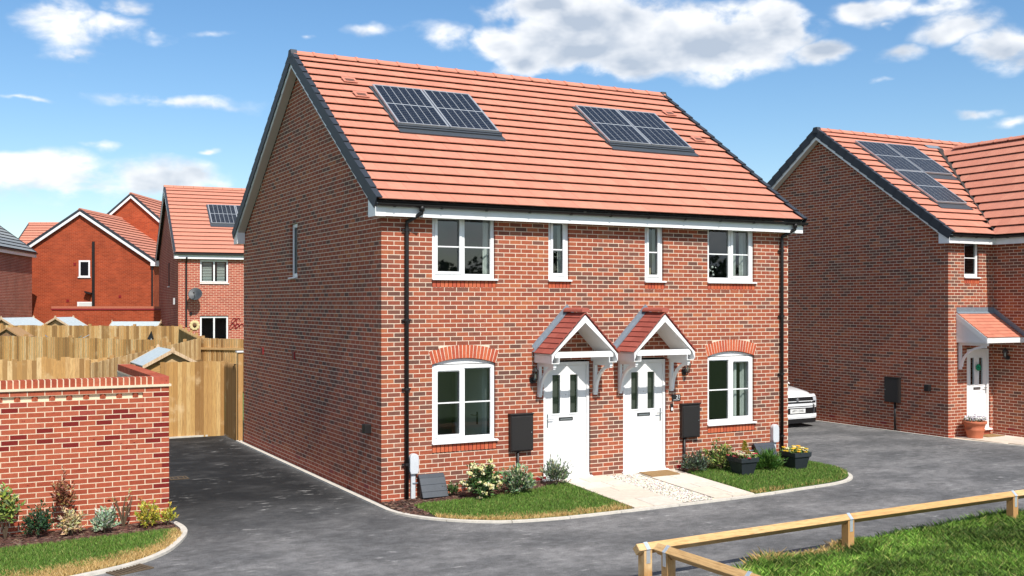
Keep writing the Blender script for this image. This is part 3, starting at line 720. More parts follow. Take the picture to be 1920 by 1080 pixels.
# --- eaves and verges in white board
mb = MB(); mb.box((XL + .02, -.205, 4.655), (XR - .02, -.185, 4.865)); mb.build('fascia', 'upvc', house)
mb = MB(); mb.box((XL + .02, -.183, 4.672), (XR - .02, -.001, 4.682)); mb.build('soffit', 'upvc', house)
mb = MB(); mb.box((XL + .02, HDEP + .185, 4.655), (XR - .02, HDEP + .205, 4.865)); mb.box((XL + .02, HDEP + .001, 4.672), (XR - .02, HDEP + .183, 4.682)); mb.build('rear_fascia', 'upvc', house)
for xa, xb in ((XL - .004, 0.), (XR + .004, HWID)):
    s = 1 if xa < 1 else -1
    for U_, yd in ((UF, -1), (UB, 1)):
        P0 = Vector((xa, YR, ZR - .035)); mb = MB(); NN = Vector((0, yd * sn, cs))
        L = (YR + .20) / cs
        mb.prism([P0, P0 + U_ * L, P0 + U_ * (L - .11) + Vector((0, 0, -.20)), P0 + Vector((0, 0, -.235))], (s * .022, 0, 0)); mb.build('bargeboard', 'upvc', house)
        mb = MB(); q = Vector((xa + s * .022, YR, ZR - .255)); mb.prism([q, q + U_ * (L - .22), q + U_ * (L - .22) + Vector((0, 0, .012)), q + Vector((0, 0, .012))], (s * (abs(xb - xa) - .024), 0, 0)); mb.build('verge_soffit', 'soffit', house)
        ye = -.21 if yd < 0 else HDEP + .21
        mb = MB(); y2 = ye - yd * .33
        mb.prism([(xa - s * .004, ye, 4.65), (xa - s * .004, y2, 4.65), (xa - s * .004, y2, 4.65 + .33), (xa - s * .004, ye, 4.65 + .14)], (s * (abs(xb - xa) + .002), 0, 0)); mb.build('eaves_box', 'upvc', house)
gutter(house, (XL, -.262, 4.855), (XR + .06, -.262, 4.855), [(i + .35) / 11 for i in range(11)])
downpipe(house, .425, -.052, 4.56, -.0, .60, -.262, 4.82, clips=(4.1 + .35, 2.98 - .0, 1.85, .62))
downpipe(house, 8.47, -.052, 4.56, .05, 8.62, -.262, 4.82, clips=(4.3, 3.0, 1.85, .62))
# --- windows
add_window(house, FF, *UPW[0], 3.675, 4.77, [(0, .5, True), (.5, 1, False)], .48, curtain=[(1.93, 2.12)])
add_window(house, FF, *UPW[1], 3.675, 4.77, [(0, 1, True)], .48, curtain=[(3.42, 3.6)])
w3 = add_window(house, FF, *UPW[2], 3.675, 4.77, [(0, 1, True)], .48, curtain=[(5.49, 5.66)])
mb = MB(); mb.box((5.24, .16, 3.72), (5.44, .30, 3.92), (.35, .27, .13)); mb.build('basket', 'slab', w3)
w4 = add_window(house, FF, *UPW[3], 3.675, 4.77, [(0, .5, False), (.5, 1, True)], .48, curtain=[(7.28, 7.46), (7.58, 7.86)])
mb = MB()
for i in range(9): mb.ball((6.86 + uni(-.06, .14), .2 + uni(-.03, .03), 3.80 + uni(0, .16)), uni(.014, .028), (.75, .75, .7))
mb.build('ornament', 'petal', w4)
g1 = add_window(house, FF, *GRW[0], .94, 2.222, [(0, .5, True), (.5, 1, False)], .5, arch=.085, room=2.4, roomcol='room_light')
mb = MB(); mb.box((2.06, .55, .46), (2.10, 1.35, 2.2)); mb.box((2.03, 1.352, .46), (2.13, 1.5, 2.25)); mb.box((2.03, .40, .46), (2.13, .548, 2.25)); mb.build('inner_door', 'room_white', g1)
mb = MB(); mb.tube([(2.05, .65, 1.28), (1.99, .65, 1.28), (1.99, .77, 1.28)], .012, 6); mb.box((2.045, .63, 1.12), (2.059, .67, 1.34)); mb.build('inner_handle', 'chrome_dark', g1)
add_window(house, FF, *GRW[1], .94, 2.222, [(0, .5, False), (.5, 1, True)], .5, arch=.085, room=2.0, curtain=[(7.30, 7.50), (7.60, 7.86)])
add_window(house, FG, 4.62, 5.10, 3.79, 4.86, [(0, 1, False)], 0, rec=.05, sill_ext=.03, room=.6)
add_door(house, FF, DRS[0][0], DRS[0][1], .165, 2.21, hinge_left=False)
add_door(house, FF, DRS[1][0], DRS[1][1], .165, 2.21, hinge_left=True)
mb = MB()
for a, b in DRS: mb.box((a + .002, .02, .0), (b - .002, .11, .128), PLINTH[0])
mb.build('door_step', 'brick', house)
# --- porches over the doors
def porch(cx):
    D, hw, za, ze = .60, .69, 3.075, 2.375; ang = math.atan2(za - ze, hw); c_, s_ = math.cos(ang), math.sin(ang); SLn = hw / c_
    pb = MB(); pb.prism([(cx - hw + .02, 0, ze - .02), (cx, 0, za - .03), (cx + hw - .02, 0, ze - .02), (cx + hw - .07, 0, ze - .02), (cx, 0, za - .10), (cx - hw + .07, 0, ze - .02)], (0, -D + .02, 0))
    po = pb.build('porch', 'upvc', house)
    sp = []; g_ = SLn / 8
    RED = [(.33, .085, .062), (.30, .075, .055), (.35, .095, .07)]
    for s in (-1, 1):
        U = Vector((s * c_, 0, -s_)); Nn = Vector((s * s_, 0, c_)); A = Vector((0, -1, 0)) * -s
        O = Vector((cx, -D - .03 if s < 0 else -.012, za + .01)) if s > 0 else Vector((cx, -D - .03, za + .01))
        A = Vector((0, 1, 0)); O = Vector((cx, -D - .035, za + .012))
        for r in range(8):
            for q, (y0, y1) in enumerate(((0, .30), (.30, .615))):
                w = y1 - y0 - .003; sp.append((po, O + A * ((y0 + y1) / 2) + U * (r * g_ + g_ / 2 + .004) + Nn * .018, (A, U, Nn), (w, g_ + .01, .016), random.choice(RED), w * g_ * (1. if s < 0 else .02), .014))
        mb = MB(); P = Vector((cx, -D, za - .03)); mb.prism([P, P + U * (SLn - .03), P + U * (SLn - .03) - Vector((0, 0, .13)), P + U * (SLn - .115) - Vector((0, 0, .045)) * 1, P - Vector((0, 0, .125))], (0, -.022, 0)); mb.build('bargeboard', 'upvc', po)
        mb = MB(); mb.box((cx + s * (hw - .045), -D + .001, ze - .155), (cx + s * (hw - .028), -.001, ze + .005)); mb.build('fascia', 'upvc', po)
        mb = MB(); mb.box((cx + s * (hw - .046), -D + .001, ze - .155), (cx + s * (hw - .17), -.001, ze - .145)); mb.box((cx + s * (hw - .17), -D + .001, ze - .155), (cx + s * (hw - .185), -.001, ze - .045)); mb.build('boxed_eave', 'upvc', po)
        # lead flashing up the wall
        mb = MB(); Q = Vector((cx, -.004, za + .165)); mb.prism([Q, Q + U * (SLn + .04), Q + U * (SLn + .04) - Nn * .125, Q - Vector((0, 0, .2))], (0, -.004, 0))
        Q2 = Vector((cx, -.008, za + .05)); mb.obox(Q2 + Nn * .0, U * (SLn + .03), Vector((0, -.075, 0)), Nn * .006); mb.build('lead_flashing', 'lead', po)
        # gallows bracket
        bx = cx + s * (hw - .115); x0 = bx - .028
        mb = MB(); mb.box((x0, -.065, ze - .76), (x0 + .056, -.001, ze - .158)); mb.box((x0, -D + .04, ze - .222), (x0 + .056, -.065, ze - .158))
        pts_o, pts_i = [], []
        for i in range(11):
            a = math.pi / 2 * i / 10; yy, zz = -.045 - (D - .10) * (1 - math.cos(a)), ze - .70 + .50 * math.sin(a)
            pts_o.append((yy, zz)); pts_i.append((-.045 - (D - .10) * (1 - math.cos(a)) - .05 * math.cos(a), ze - .70 + .50 * math.sin(a) - .052 * math.sin(a)))
        for i in range(10): mb.prism([(x0 + .006, *pts_o[i]), (x0 + .006, *pts_o[i + 1]), (x0 + .006, *pts_i[i + 1]), (x0 + .006, *pts_i[i])], (.044, 0, 0))
        mb.box((x0 - .006, -.075, ze - .72), (x0 + .062, -.0015, ze - .69)); mb.build('gallows_bracket', 'upvc', po)
    mb = MB(); mb.box((cx - hw + .10, -D + .002, ze - .055), (cx + hw - .10, -D + .028, ze + .045)); mb.build('tie_beam', 'upvc', po)
    place_pieces('porch_tile', 'tile', sp)
    mb = MB(); S = 10
    for j in range(2):
        y0 = -D - .045 + j * .315; pts = [(cx + .085 * math.cos(math.pi * i / S), y0, za + .028 + .075 * math.sin(math.pi * i / S)) for i in range(S + 1)]; mb.prism(pts, (0, .312, 0), (.36, .10, .072))
    mb.build('ridge_tile', 'tile', po)
porch(3.505); porch(5.195)
# --- small fittings let into the gable
for (y, z, nm) in ((7.2, 2.2, 'extract_grille'), (4.82, 2.2, 'extract_grille'), (.535, 1.17, 'flue_terminal')):
    mb = MB(); dd = .11 if nm == 'flue_terminal' else .03; mb.box((-dd, y - .075, z - .075), (-.0005, y + .075, z + .075)); g_ = mb.build(nm, 'black_plastic' if dd > .05 else 'red_metal', house, bevel=.006)
    if dd < .05:
        mb = MB()
        for i in range(5): mb.box((-.034, y - .065, z - .06 + i * .026), (-.0305, y + .065, z - .05 + i * .026))
        mb.build('louvre', 'dark_roof', g_)
for u in (472, 512, 559, 621, 687):
    y = on_x(u, 828 + .4465 * (u - 472), 0).y; mb = MB(); mb.box((-.004, y - .1, .151), (-.0012, y + .1, .214)); mb.build('air_brick', 'red_metal', house)
for x in (2.98, 6.02):
    mb = MB(); mb.box((x - .1, -.004, .151), (x + .1, -.0012, .214)); mb.build('air_brick', 'red_metal', house)
# ------------------------------------------------------------------ fittings standing at or fixed to walls
def meter_cabinet(F, s0, s1, z0, z1, zg, label, pipe_s):
    o = F.p((s0 + s1) / 2, 0, zg); t = thing('electric_meter_cabinet', label, 'meter box', o, 'black wall meter boxes')
    mb = MB(); F.box(mb, s0, s1, -.09, -.002, z0, z1); mb.build('cabinet', 'meter_black', t, bevel=.008)
    mb = MB(); F.box(mb, s0 + .018, s1 - .018, -.102, -.091, z0 + .02, z1 - .03); mb.build('cabinet_door', 'meter_black', t, bevel=.006)
    mb = MB(); F.box(mb, s0 - .012, s1 + .012, -.108, -.002, z1 + .0005, z1 + .022); mb.build('hood', 'meter_black', t, bevel=.004)
    mb = MB(); F.box(mb, s1 - .05, s1 - .035, -.108, -.1025, (z0 + z1) / 2, (z0 + z1) / 2 + .015); mb.build('lock', 'steel', t)
    mb = MB(); mb.tube([F.p(pipe_s, -.035, z0), F.p(pipe_s, -.035, zg)], .026, 8); mb.build('conduit', 'black_plastic', t, smooth=True)
meter_cabinet(FF, 2.33, 2.775, .70, 1.33, bank(2.5, 0), 'black meter cabinet on the wall left of the left-hand white door', 2.50)
meter_cabinet(FF, 5.985, 6.40, .72, 1.345, bank(6.2, 0), 'black meter cabinet on the wall under the house number', 6.07)
def gas_box(s0, s1, zg, label):
    t = thing('gas_meter_box', label, 'meter box', FF.p((s0 + s1) / 2, -.1, zg), 'slatted grey gas boxes'); h = .40; D = .30
    prof = [(0., 0.), (0., h), (.06, h + .015), (D - .10, h - .10), (D - .02, 0.)]
    mb = MB(); mb.prism([FF.p(s0, -.003 - a, zg - .03 + b) for a, b in [(0, 0), (0, h), (.05, h + .01), (.10, h - .03), (.20, 0)]], (s1 - s0, 0, 0)); mb.build('housing', 'black_plastic', t)
    P = [(.055, h + .028), (.115, h - .03), (.165, h - .135), (.215, h - .24), (.255, h - .33)]
    for i in range(4):
        (a, b), (c, d) = P[i], P[i + 1]; mb = MB()
        q = [(a, b), (c, d), (c - .03, d - .012), (a - .03, b - .012)]
        sh = .004 * i
        mb.prism([FF.p(s0 - .012, -.01 - x - sh, zg - .02 + y) for x, y in q], (s1 - s0 + .024, 0, 0)); mb.build('lid_slat', 'grey_plastic', t, bevel=.004)
    mb = MB(); mb.tube([FF.p(s0 - .10, -.02, zg + .30), FF.p(s0 - .10, -.06, zg + .27), FF.p(s0 - .02, -.07, zg + .27)], .012, 6); mb.build('gas_pipe', 'lead', t, smooth=True)
gas_box(.63, 1.06, .0 + bank(.8, -.1), 'grey slatted gas meter box on the bark bed near the left corner')
gas_box(7.74, 8.20, bank(8, -.1), 'grey slatted gas meter box half hidden by a grass tuft')
def cable_box(s, z0, z1, zg, label):
    t = thing('cable_entry_box', label, 'meter box', FF.p(s, 0, zg), 'pale domed cable boxes'); w = .078; mb = MB(); n = 8
    pts = [(-w * .8, z0), (w * .8, z0), (w, z0 + .05), (w, z1 - w)] + [(w * math.cos(math.pi * i / n), z1 - w + w * math.sin(math.pi * i / n)) for i in range(1, n)] + [(-w, z1 - w), (-w, z0 + .05)]
    mb.prism([FF.p(s + a, -.002, b) for a, b in pts], (0, -.095, 0)); mb.build('cover', 'pale_plastic', t, bevel=.012)
    mb = MB(); FF.box(mb, s - .045, s + .032, -.055, -.002, zg - .02, z0 + .002); mb.build('duct', 'pale_plastic', t, bevel=.006)
cable_box(.545, .455, .79, bank(.5, 0), 'pale domed cable box beside the left downpipe')
cable_box(8.285, .50, .86, bank(8.2, 0), 'pale domed cable box beside the right downpipe')
def lantern(F, s, z, label):
    t = thing('wall_lantern', label, 'lamp', F.p(s, 0, z - .12), 'black coach lanterns'); c = F.p(s, -.115, z)
    mb = MB(); mb.lathe([(.0, 0), (.055, 0), (.055, .02), (0, .02)], (0, 0, 0), 12)
    me = mb.mesh('backplate'); R = F.N.to_track_quat('Z', 'Y').to_matrix().to_4x4(); R.translation = F.p(s, -.0015, z - .09); put('backplate', me, 'iron', t, mw=R)
    mb = MB(); mb.tube([F.p(s, -.02, z - .09), F.p(s, -.06, z - .13), F.p(s, -.115, z - .125), F.p(s, -.115, z - .09)], .010, 6); mb.build('arm', 'iron', t, smooth=True)
    mb = MB(); mb.lathe([(0, -.095), (.035, -.09), (.042, -.08), (0, -.079)], c, 6); mb.lathe([(0, .075), (.072, .075), (.035, .12), (.014, .135), (.018, .15), (0, .165)], c, 6); mb.build('cap', 'iron', t)
    mb = MB()
    for k in range(6):
        a = 2 * math.pi * k / 6; d = Vector((math.cos(a), math.sin(a), 0)); mb.tube([c + d * .040 + Z3 * -.08, c + d * .062 + Z3 * .076], .0045, 5)
    mb.build('cage', 'iron', t)
    mb = MB(); mb.lathe([(.035, -.078), (.055, .074)], c, 6); mb.build('lantern_glass', 'glass', t)
    mb = MB(); mb.lathe([(0, -.05), (.014, -.05), (.016, .02), (0, .04)], c, 8); mb.build('bulb', 'lampglass', t)
lantern(FF, 2.80, 2.0, 'black coach lantern left of the left-hand white door')
lantern(FF, 6.085, 2.04, 'black coach lantern right of the door numbered 21')
pl = thing('house_number_plaque', 'black plaque with the white number 21 beside the door', 'sign', FF.p(5.90, 0, 1.42))
mb = MB(); FF.box(mb, 5.80, 6.0, -.014, -.001, 1.42, 1.54); mb.build('plaque', 'black_plastic', pl, bevel=.004)
me = text_mesh('21', .095); R = Matrix.Rotation(math.pi / 2, 4, 'X'); R.translation = Vector((5.94, -.0165, 1.493)); put('number', me, 'white_print', pl, mw=R)
mb = MB(); FF.box(mb, 5.83, 5.97, -.0155, -.0145, 1.437, 1.443); mb.build('rule_line', 'white_print', pl)
db = thing('doorbell', 'small black and white doorbell under the house number plaque', 'doorbell', FF.p(5.79, 0, 1.24))
mb = MB(); FF.box(mb, 5.765, 5.825, -.022, -.001, 1.235, 1.37); mb.build('housing', 'black_plastic', db, bevel=.006)
mb = MB(); FF.box(mb, 5.775, 5.815, -.026, -.0225, 1.245, 1.30); mb.build('button', 'white_print', db, bevel=.004)

# ------------------------------------------------------------------ neighbouring house on the right
RX, RY, RYR, RZR = 15.125, 1.48, 5.70, 8.03
rh = thing('neighbour_house', 'red brick neighbouring house at right with lean-to porch and three solar panels', 'house', (RX, RY, 0))
F1 = Frame((RX, RY, 0), (1, 0, 0), (0, -1, 0)); F2 = Frame((RX, RY, 0), (0, 1, 0), (-1, 0, 0)); XI = 16.74; F3 = Frame((XI, -1.9, 0), (0, 1, 0), (-1, 0, 0))
RDEP = (RYR - RY) * 2; TR = math.tan(math.radians(34.8)); BR2 = []; L1 = XI - RX + .1
rwin = (.57, 1.09); rdoor = (.66, 1.51)
brick_wall(BR2, 'front_wall', rh, F1, L1, 0, 65, [rect_op(*rwin, 3.90, 4.95), rect_op(rwin[0] - .002, rwin[1] + .015, 3.75, 3.9), rect_op(*rdoor, -.1, 2.14)], par=0, plinth=3)
def rclip(z):
    t = (z + .0325 - 4.76) / TR - .15
    return (0, RDEP) if t <= 0 else (t, RDEP - t)
brick_wall(BR2, 'gable_wall', rh, F2, RDEP, 0, 106, [], clip=rclip, par=1, plinth=3, back0=.101)
brick_wall(BR2, 'wing_wall', rh, F3, RY + 1.9 - .002, 0, 65, [], par=1, plinth=3, back0=.0)
fw_ = [o for o in rh.children if o.name.startswith('front_wall')][0]
n = 7; w = (rwin[1] + .015 - rwin[0]) / n
for i in range(n): BR2.append((fw_, F1.p(rwin[0] + w * (i + .5), .05, 3.796), F1.B, (w - .01, .098, .132), random.choice(RUBBED), .01, 0))
place_pieces('brick', 'brick', BR2)
mb = MB(); mb.wallpoly([(XI + .11, -1.9, 0), (22, -1.9, 0), (22, -1.9, 4.8), (19.3, -1.9, 7.5), (XI + .11, -1.9, 4.8)], (0, 0, 0), (1, 0, 0)); mb.wallpoly([(23, -1.9, 0), (23, RY + RDEP, 0), (23, RY + RDEP, 4.8), (23, -1.9, 4.8)], (0, 0, 0), (0, 1, 0)); mb.wallpoly([(RX, RY + RDEP, 0), (23, RY + RDEP, 0), (23, RY + RDEP, 4.8), (RX, RY + RDEP, 4.8)], (0, 0, 0), (1, 0, 0)); mb.build('rear_wall', 'brickwork_brown', rh)
ca, sa = math.cos(math.radians(34.8)), math.sin(math.radians(34.8)); U1, N1 = Vector((0, -ca, -sa)), Vector((0, -sa, ca)); U2, N2 = Vector((0, ca, -sa)), Vector((0, sa, ca))
RXL, REAVE = RX - .185, RY - .235; RSL = (RYR - REAVE) / ca; RNC = 16; RG = RSL / RNC; RRO = Vector((RXL, RYR, RZR)); RW = 8.0
WR, WZ, WE = 19.30, 7.70, 16.50; wslope = math.atan2(WZ - 4.93, WR - WE); cw, sw = math.cos(wslope), math.sin(wslope); WSL = (WR - WE) / cw
def valley_x(y):                                    # plan line where the wing roof meets the main slope
    z = RZR - (RYR - y) * TR; return WR - (WZ - z) / math.tan(wslope)
mb = MB(); q = RRO + Vector((.02, 0, -.03)); mb.prism([q, q + U1 * (RSL - .03), q + U1 * (RSL - .05) - Z3 * .03, q - Z3 * .05, q + U2 * (RSL - .05) - Z3 * .03, q + U2 * (RSL - .03)], (RW, 0, 0)); rroof = mb.build('roof', 'dark_roof', rh)
def rsl(y): return (RYR - y) / ca
RP = [(15.83, 5.17), (15.83, 5.17 - 1.68 * ca), (16.98, 5.17)]; PWD, PHT = 1.10, 1.655
skip = [(15.79 - RXL - .03, 16.97 - RXL - .03, rsl(5.21), rsl(2.24)), (16.97 - RXL - .03, 18.12 - RXL - .03, rsl(5.21), rsl(3.62))]
T2 = []
def rowclip(t): y = RYR - t * ca; return (0, max(0, valley_x(y) - RXL - .03 - .03) if y < 5.25 else 99)
tile_slope(T2, rroof, RRO + Vector((.03, 0, 0)), (1, 0, 0), U1, N1, 27, RNC, RG, .297, skip, clipf=rowclip)
# wing slope facing left
wroot = Vector((WR, -1.9, WZ)); WU, WN, WA = Vector((-cw, 0, -sw)), Vector((-sw, 0, cw)), Vector((0, 1, 0))
def wclip(t):
    x = WR - t * cw; y = RYR - (RZR - (WZ - t * sw)) / TR
    return (0, min(99, y + 1.9 - .02))
WNC = 12; WG = WSL / WNC
mb = MB(); q = wroot - Z3 * .04; mb.prism([q, q + WU * (WSL - .02), q + Vector((5.6 - (WR - WE) * 2 + (WR - WE), 0, 0)) + Vector((cw, 0, -sw)) * 0 - Z3 * 2.7], (0, 6.9, 0)) if False else mb.prism([q, q + WU * (WSL - .02), q + Vector((WR - WE, 0, 4.93 - WZ))], (0, 3.3, 0)); mb.build('wing_roof', 'dark_roof', rh)
mb = MB(); mb.poly([wroot - Z3 * .035 + Vector((0, 3.3, 0)), wroot - Z3 * .035 + Vector((0, RYR + 1.9 - .45, 0)), Vector((WE, RYR - (RZR - 4.93) / TR, 4.93)) - Z3 * .035, wroot + WU * WSL - Z3 * .035 + Vector((0, 3.3, 0))]); mb.build('wing_deck', 'dark_roof', rroof)
tile_slope(T2, rroof, wroot, WA, WU, WN, 25, WNC, WG, .297, None, clipf=wclip)
place_pieces('roof_tile', 'tile', T2)
mb = MB()
for i in range(14):                                 # lead valley
    pass
va, vb = Vector((WE + .12, RYR - (RZR - 4.93) / TR + .0, 4.93)), Vector((WR, RYR - (RZR - WZ) / TR, WZ)); dv = (vb - va)
mb.obox(va + Vector((-.09, .02, .052)), dv, Vector((.17, -.04, 0)), Z3 * .01); mb.build('valley_lead', 'dark_roof', rroof)
mb = MB(); mb.obox(vb + Vector((-.45, .02, .045)) , Vector((.55, 0, 0)), U1 * -.22, N1 * .01); mb.build('lead_saddle', 'lead', rroof)
for p_ in RP: solar_panel(rroof, Vector((p_[0], RYR, RZR)) + U1 * rsl(p_[1]), (1, 0, 0), U1, N1, PWD, PHT, 6, 10)
mb = MB(); o = Vector((15.79, RYR, RZR)); mb.obox(o + U1 * rsl(5.21), (1.175, 0, 0), U1 * (rsl(2.24) - rsl(5.21)), N1 * .03); mb.obox(Vector((16.97, RYR, RZR)) + U1 * rsl(5.21), (1.15, 0, 0), U1 * (rsl(3.62) - rsl(5.21)), N1 * .03); mb.build('solar_tray', 'grey_plastic', rroof)
mb = MB(); mb.box((RX + .12, RYR, 4.8), (22.9, RY + RDEP - .1, 4.83)); mb.build('ceiling', 'room', rh)
verge_caps(rroof, (RXL, RYR, RZR), U1, N1, (-1, 0, 0), RNC, RG); verge_caps(rroof, (RXL, RYR, RZR), U2, N2, (-1, 0, 0), RNC, RG)
mb = MB()
for r in range(RNC): mb.obox(RRO + Vector((.03, 0, 0)) + U2 * (r * RG) + N2 * .012, (RW, 0, 0), U2 * (RG + .01), N2 * .02, TILE[r % 4])
mb.build('rear_tiles', 'tile', rroof, kind='stuff')
ridge_tiles(rroof, (RXL + .02, RYR, RZR + .02), (1, 0, 0), RW, 18); ridge_tiles(rroof, (WR, RYR - 1.0, WZ + .02), (0, -1, 0), 6.4, 14)
mb = MB(); mb.prism([(RXL - .035, RYR - .15, RZR - .09), (RXL - .035, RYR + .15, RZR - .09), (RXL - .035, RYR + .07, RZR + .075), (RXL - .035, RYR - .07, RZR + .075)], (.13, 0, 0)); mb.build('ridge_cap', 'verge', rroof, bevel=.008)
xa = RXL - .004
for U_, yd in ((U1, -1), (U2, 1)):
    P0 = Vector((xa, RYR, RZR - .035)); L = (RYR - RY + .19) / ca
    mb = MB(); mb.prism([P0, P0 + U_ * L, P0 + U_ * (L - .10) - Z3 * .20, P0 - Z3 * .235], (.022, 0, 0)); mb.build('bargeboard', 'upvc', rh)
    mb = MB(); q = P0 + Vector((.022, 0, -.22)); mb.prism([q, q + U_ * (L - .2), q + U_ * (L - .2) + Z3 * .012, q + Z3 * .012], (RX - xa - .024, 0, 0)); mb.build('verge_soffit', 'soffit', rh)
ye = RY - .19
mb = MB(); mb.prism([(xa - .004, ye, 4.70), (xa - .004, ye + .31, 4.70), (xa - .004, ye + .31, 5.02), (xa - .004, ye, 4.83)], (RX - xa + .02, 0, 0)); mb.build('eaves_box', 'upvc', rh)
mb = MB(); mb.box((RX + .017, RY - .19, 4.70), (XI - .17, RY - .172, 4.905)); mb.box((RX + .017, RY - .171, 4.715), (XI - .15, RY - .001, 4.725)); mb.build('fascia', 'upvc', rh)
mb = MB(); mb.box((XI - .17, -1.9, 4.70), (XI - .152, RY - .171, 4.905)); mb.box((XI - .151, -1.9, 4.715), (XI - .001, RY - .002, 4.725)); mb.build('wing_fascia', 'upvc', rh)
gutter(rh, (RXL, RY - .245, 4.90), (XI - .23, RY - .245, 4.90), (.2, .55, .9)); gutter(rh, (XI - .225, RY - .25, 4.90), (XI - .225, -1.9, 4.90), (.1, .3, .6, .9))
add_window(rh, F1, *rwin, 3.905, 4.83, [(0, 1, False)], .5, room=1.2)
add_door(rh, F1, *rdoor, .17, 2.135, hinge_left=True)
mb = MB(); F1.box(mb, rdoor[0] + .002, rdoor[1] - .002, .02, .11, 0, .133, PLINTH[0]); mb.build('door_step', 'brick', rh)
mb = MB(); F3.box(mb, RY + 1.9 - .62, RY + 1.9 - .42, -.004, -.0012, .151, .214); mb.build('air_brick', 'red_metal', rh)
mb = MB(); F2.box(mb, .50, .64, -.10, -.0005, 1.10, 1.26); mb.build('flue_terminal', 'black_plastic', rh, bevel=.006)
mb = MB(); F2.box(mb, 1.9, 2.1, -.004, -.0012, .151, .214); F2.box(mb, 3.7, 3.9, -.004, -.0012, .151, .214); mb.build('air_brick', 'red_metal', rh)
# lean-to porch in the corner
px0, px1, py0, zt, zb_ = RX + .29, XI - .004, RY - .86, 3.02, 2.44; an = math.atan2(zt - zb_, RY - py0); UL, NL = Vector((0, -math.cos(an), -math.sin(an))), Vector((0, -math.sin(an), math.cos(an))); LL = (RY - py0) / math.cos(an)
mb = MB(); o = Vector((px0 + .03, RY - .002, zt - .03)); mb.prism([o, o + UL * (LL - .02), o + UL * (LL - .02) - Z3 * .03, o - Z3 * .05], (px1 - px0 - .03, 0, 0)); lp = mb.build('porch', 'upvc', rh)
SP = []; RED = [(.50, .185, .118), (.47, .17, .11), (.52, .20, .13)]
for r in range(8):
    g_ = LL / 8
    for q in range(4):
        ww = (px1 - px0 - .04) / 4; SP.append((lp, Vector((px0 + ww * (q + .5), RY, zt)) + UL * (r * g_ + g_ / 2) + NL * .018, (Vector((-1, 0, 0)), UL, NL), (ww - .003, g_ + .01, .014), random.choice(RED), .02, .012))
place_pieces('porch_tile', 'tile', SP)
mb = MB(); mb.box((px0, py0 - .02, zb_ - .12), (px1, py0 - .002, zb_ - .004)); mb.build('fascia', 'upvc', lp)
mb = MB(); mb.prism([(px0, RY - .001, zt - .01), (px0, py0, zb_ - .01), (px0, py0, zb_ - .13), (px0, RY - .001, zb_ - .13)], (.018, 0, 0)); mb.build('cheek', 'upvc', lp)
mb = MB(); o = Vector((px0 - .012, RY - .001, zt)); mb.prism([o, o + UL * (LL + .01), o + UL * (LL + .01) - Z3 * .13, o - Z3 * .15], (.011, 0, 0)); mb.build('bargeboard', 'upvc', lp)
mb = MB(); mb.box((px0 + .018, py0 + .001, zb_ - .13), (px1, RY - .001, zb_ - .12)); mb.build('porch_soffit', 'upvc', lp)
mb = MB(); mb.box((px0, RY - .006, zt + .01), (px1, RY - .001, zt + .14)); mb.obox((px0, RY, zt + .03), (px1 - px0, 0, 0), UL * .08, NL * .006); o = Vector((XI - .008, RY, zt + .15)); mb.prism([o, o + UL * (LL + .03), o + UL * (LL + .03) - Z3 * .12, o - Z3 * .15], (.006, 0, 0)); mb.build('lead_flashing', 'lead', lp)
bx = px0 + .07; mb = MB(); mb.box((bx, RY - .065, 1.66), (bx + .056, RY - .001, 2.305)); mb.box((bx, py0 + .05, 2.245), (bx + .056, RY - .065, 2.305))
for i in range(10):
    f = lambda a, k: (bx + .006, RY - .045 - .72 * (1 - math.cos(a)) - k * math.cos(a), 1.72 + .53 * math.sin(a) - k * math.sin(a)); a, b = math.pi / 2 * i / 10, math.pi / 2 * (i + 1) / 10
    mb.prism([f(a, 0), f(b, 0), f(b, .052), f(a, .052)], (.044, 0, 0))
mb.build('gallows_bracket', 'upvc', lp)
lantern(F3, 1.9 + 1.05, 2.02, 'black coach lantern beside the lean-to porch')
meter_cabinet(F2, 1.43, 1.90, .74, 1.36, 0., 'black meter cabinet on the shaded gable of the right-hand house', 1.60)
bow = thing('door_wreath', 'green bow hanging on the white door of the right-hand house', 'wreath', F1.p((rdoor[0] + rdoor[1]) / 2, -.01, 1.60)); c = F1.p((rdoor[0] + rdoor[1]) / 2 + .02, .03, 1.68)
mb = MB()
for k in range(7):
    a = k * .9; d = Vector((math.cos(a), -.25, math.sin(a))) * .09; mb.ball(c + d * .55, .05, (1, 1, 1), 6, 4, (1.0, .35, .8))
mb.build('bow', 'green_cloth', bow, smooth=True)

# ------------------------------------------------------------------ garden wall at left
GY, GXE, GH = .10, -3.31, 2.07
gw = thing('garden_wall', 'orange-red brick garden wall with dentil course and brick coping', 'wall', (GXE - 2, GY, 0))
FW1 = Frame((-7.36, GY, 0), (1, 0, 0), (0, -1, 0)); LW = GXE + 7.36; FW2 = Frame((GXE, GY, 0), (0, 1, 0), (1, 0, 0)); LR = 3.75
GP = [(.38, .092, .046), (.35, .080, .040), (.40, .105, .056), (.36, .080, .040), (.31, .066, .034)]; GD = (.175, .018, .014)
def garden_col(k, c):
    if 16 <= k <= 23 and rnd() < .24: return GD
    if c.x > GXE - .2 and rnd() < .35: return GD
    return random.choice(GP) if rnd() > .05 else (.30, .06, .04)
GB = []
mat('pale_mortar', (.70, .56, .40), .95, var=.12, vscale=14, bump=.4, bscale=150, spec=.1)
w1 = brick_wall(GB, 'wall_face', gw, FW1, LW, 0, 27, [rect_op(0, LW - .37, 25.9 * .075 - .075, 26 * .075 - .005)], par=1, colfn=garden_col, mortar='pale_mortar', back1=LW - .0012)
w2 = brick_wall(GB, 'wall_return', gw, FW2, LR, 0, 27, [], par=1, colfn=garden_col, mortar='pale_mortar', back0=.101)
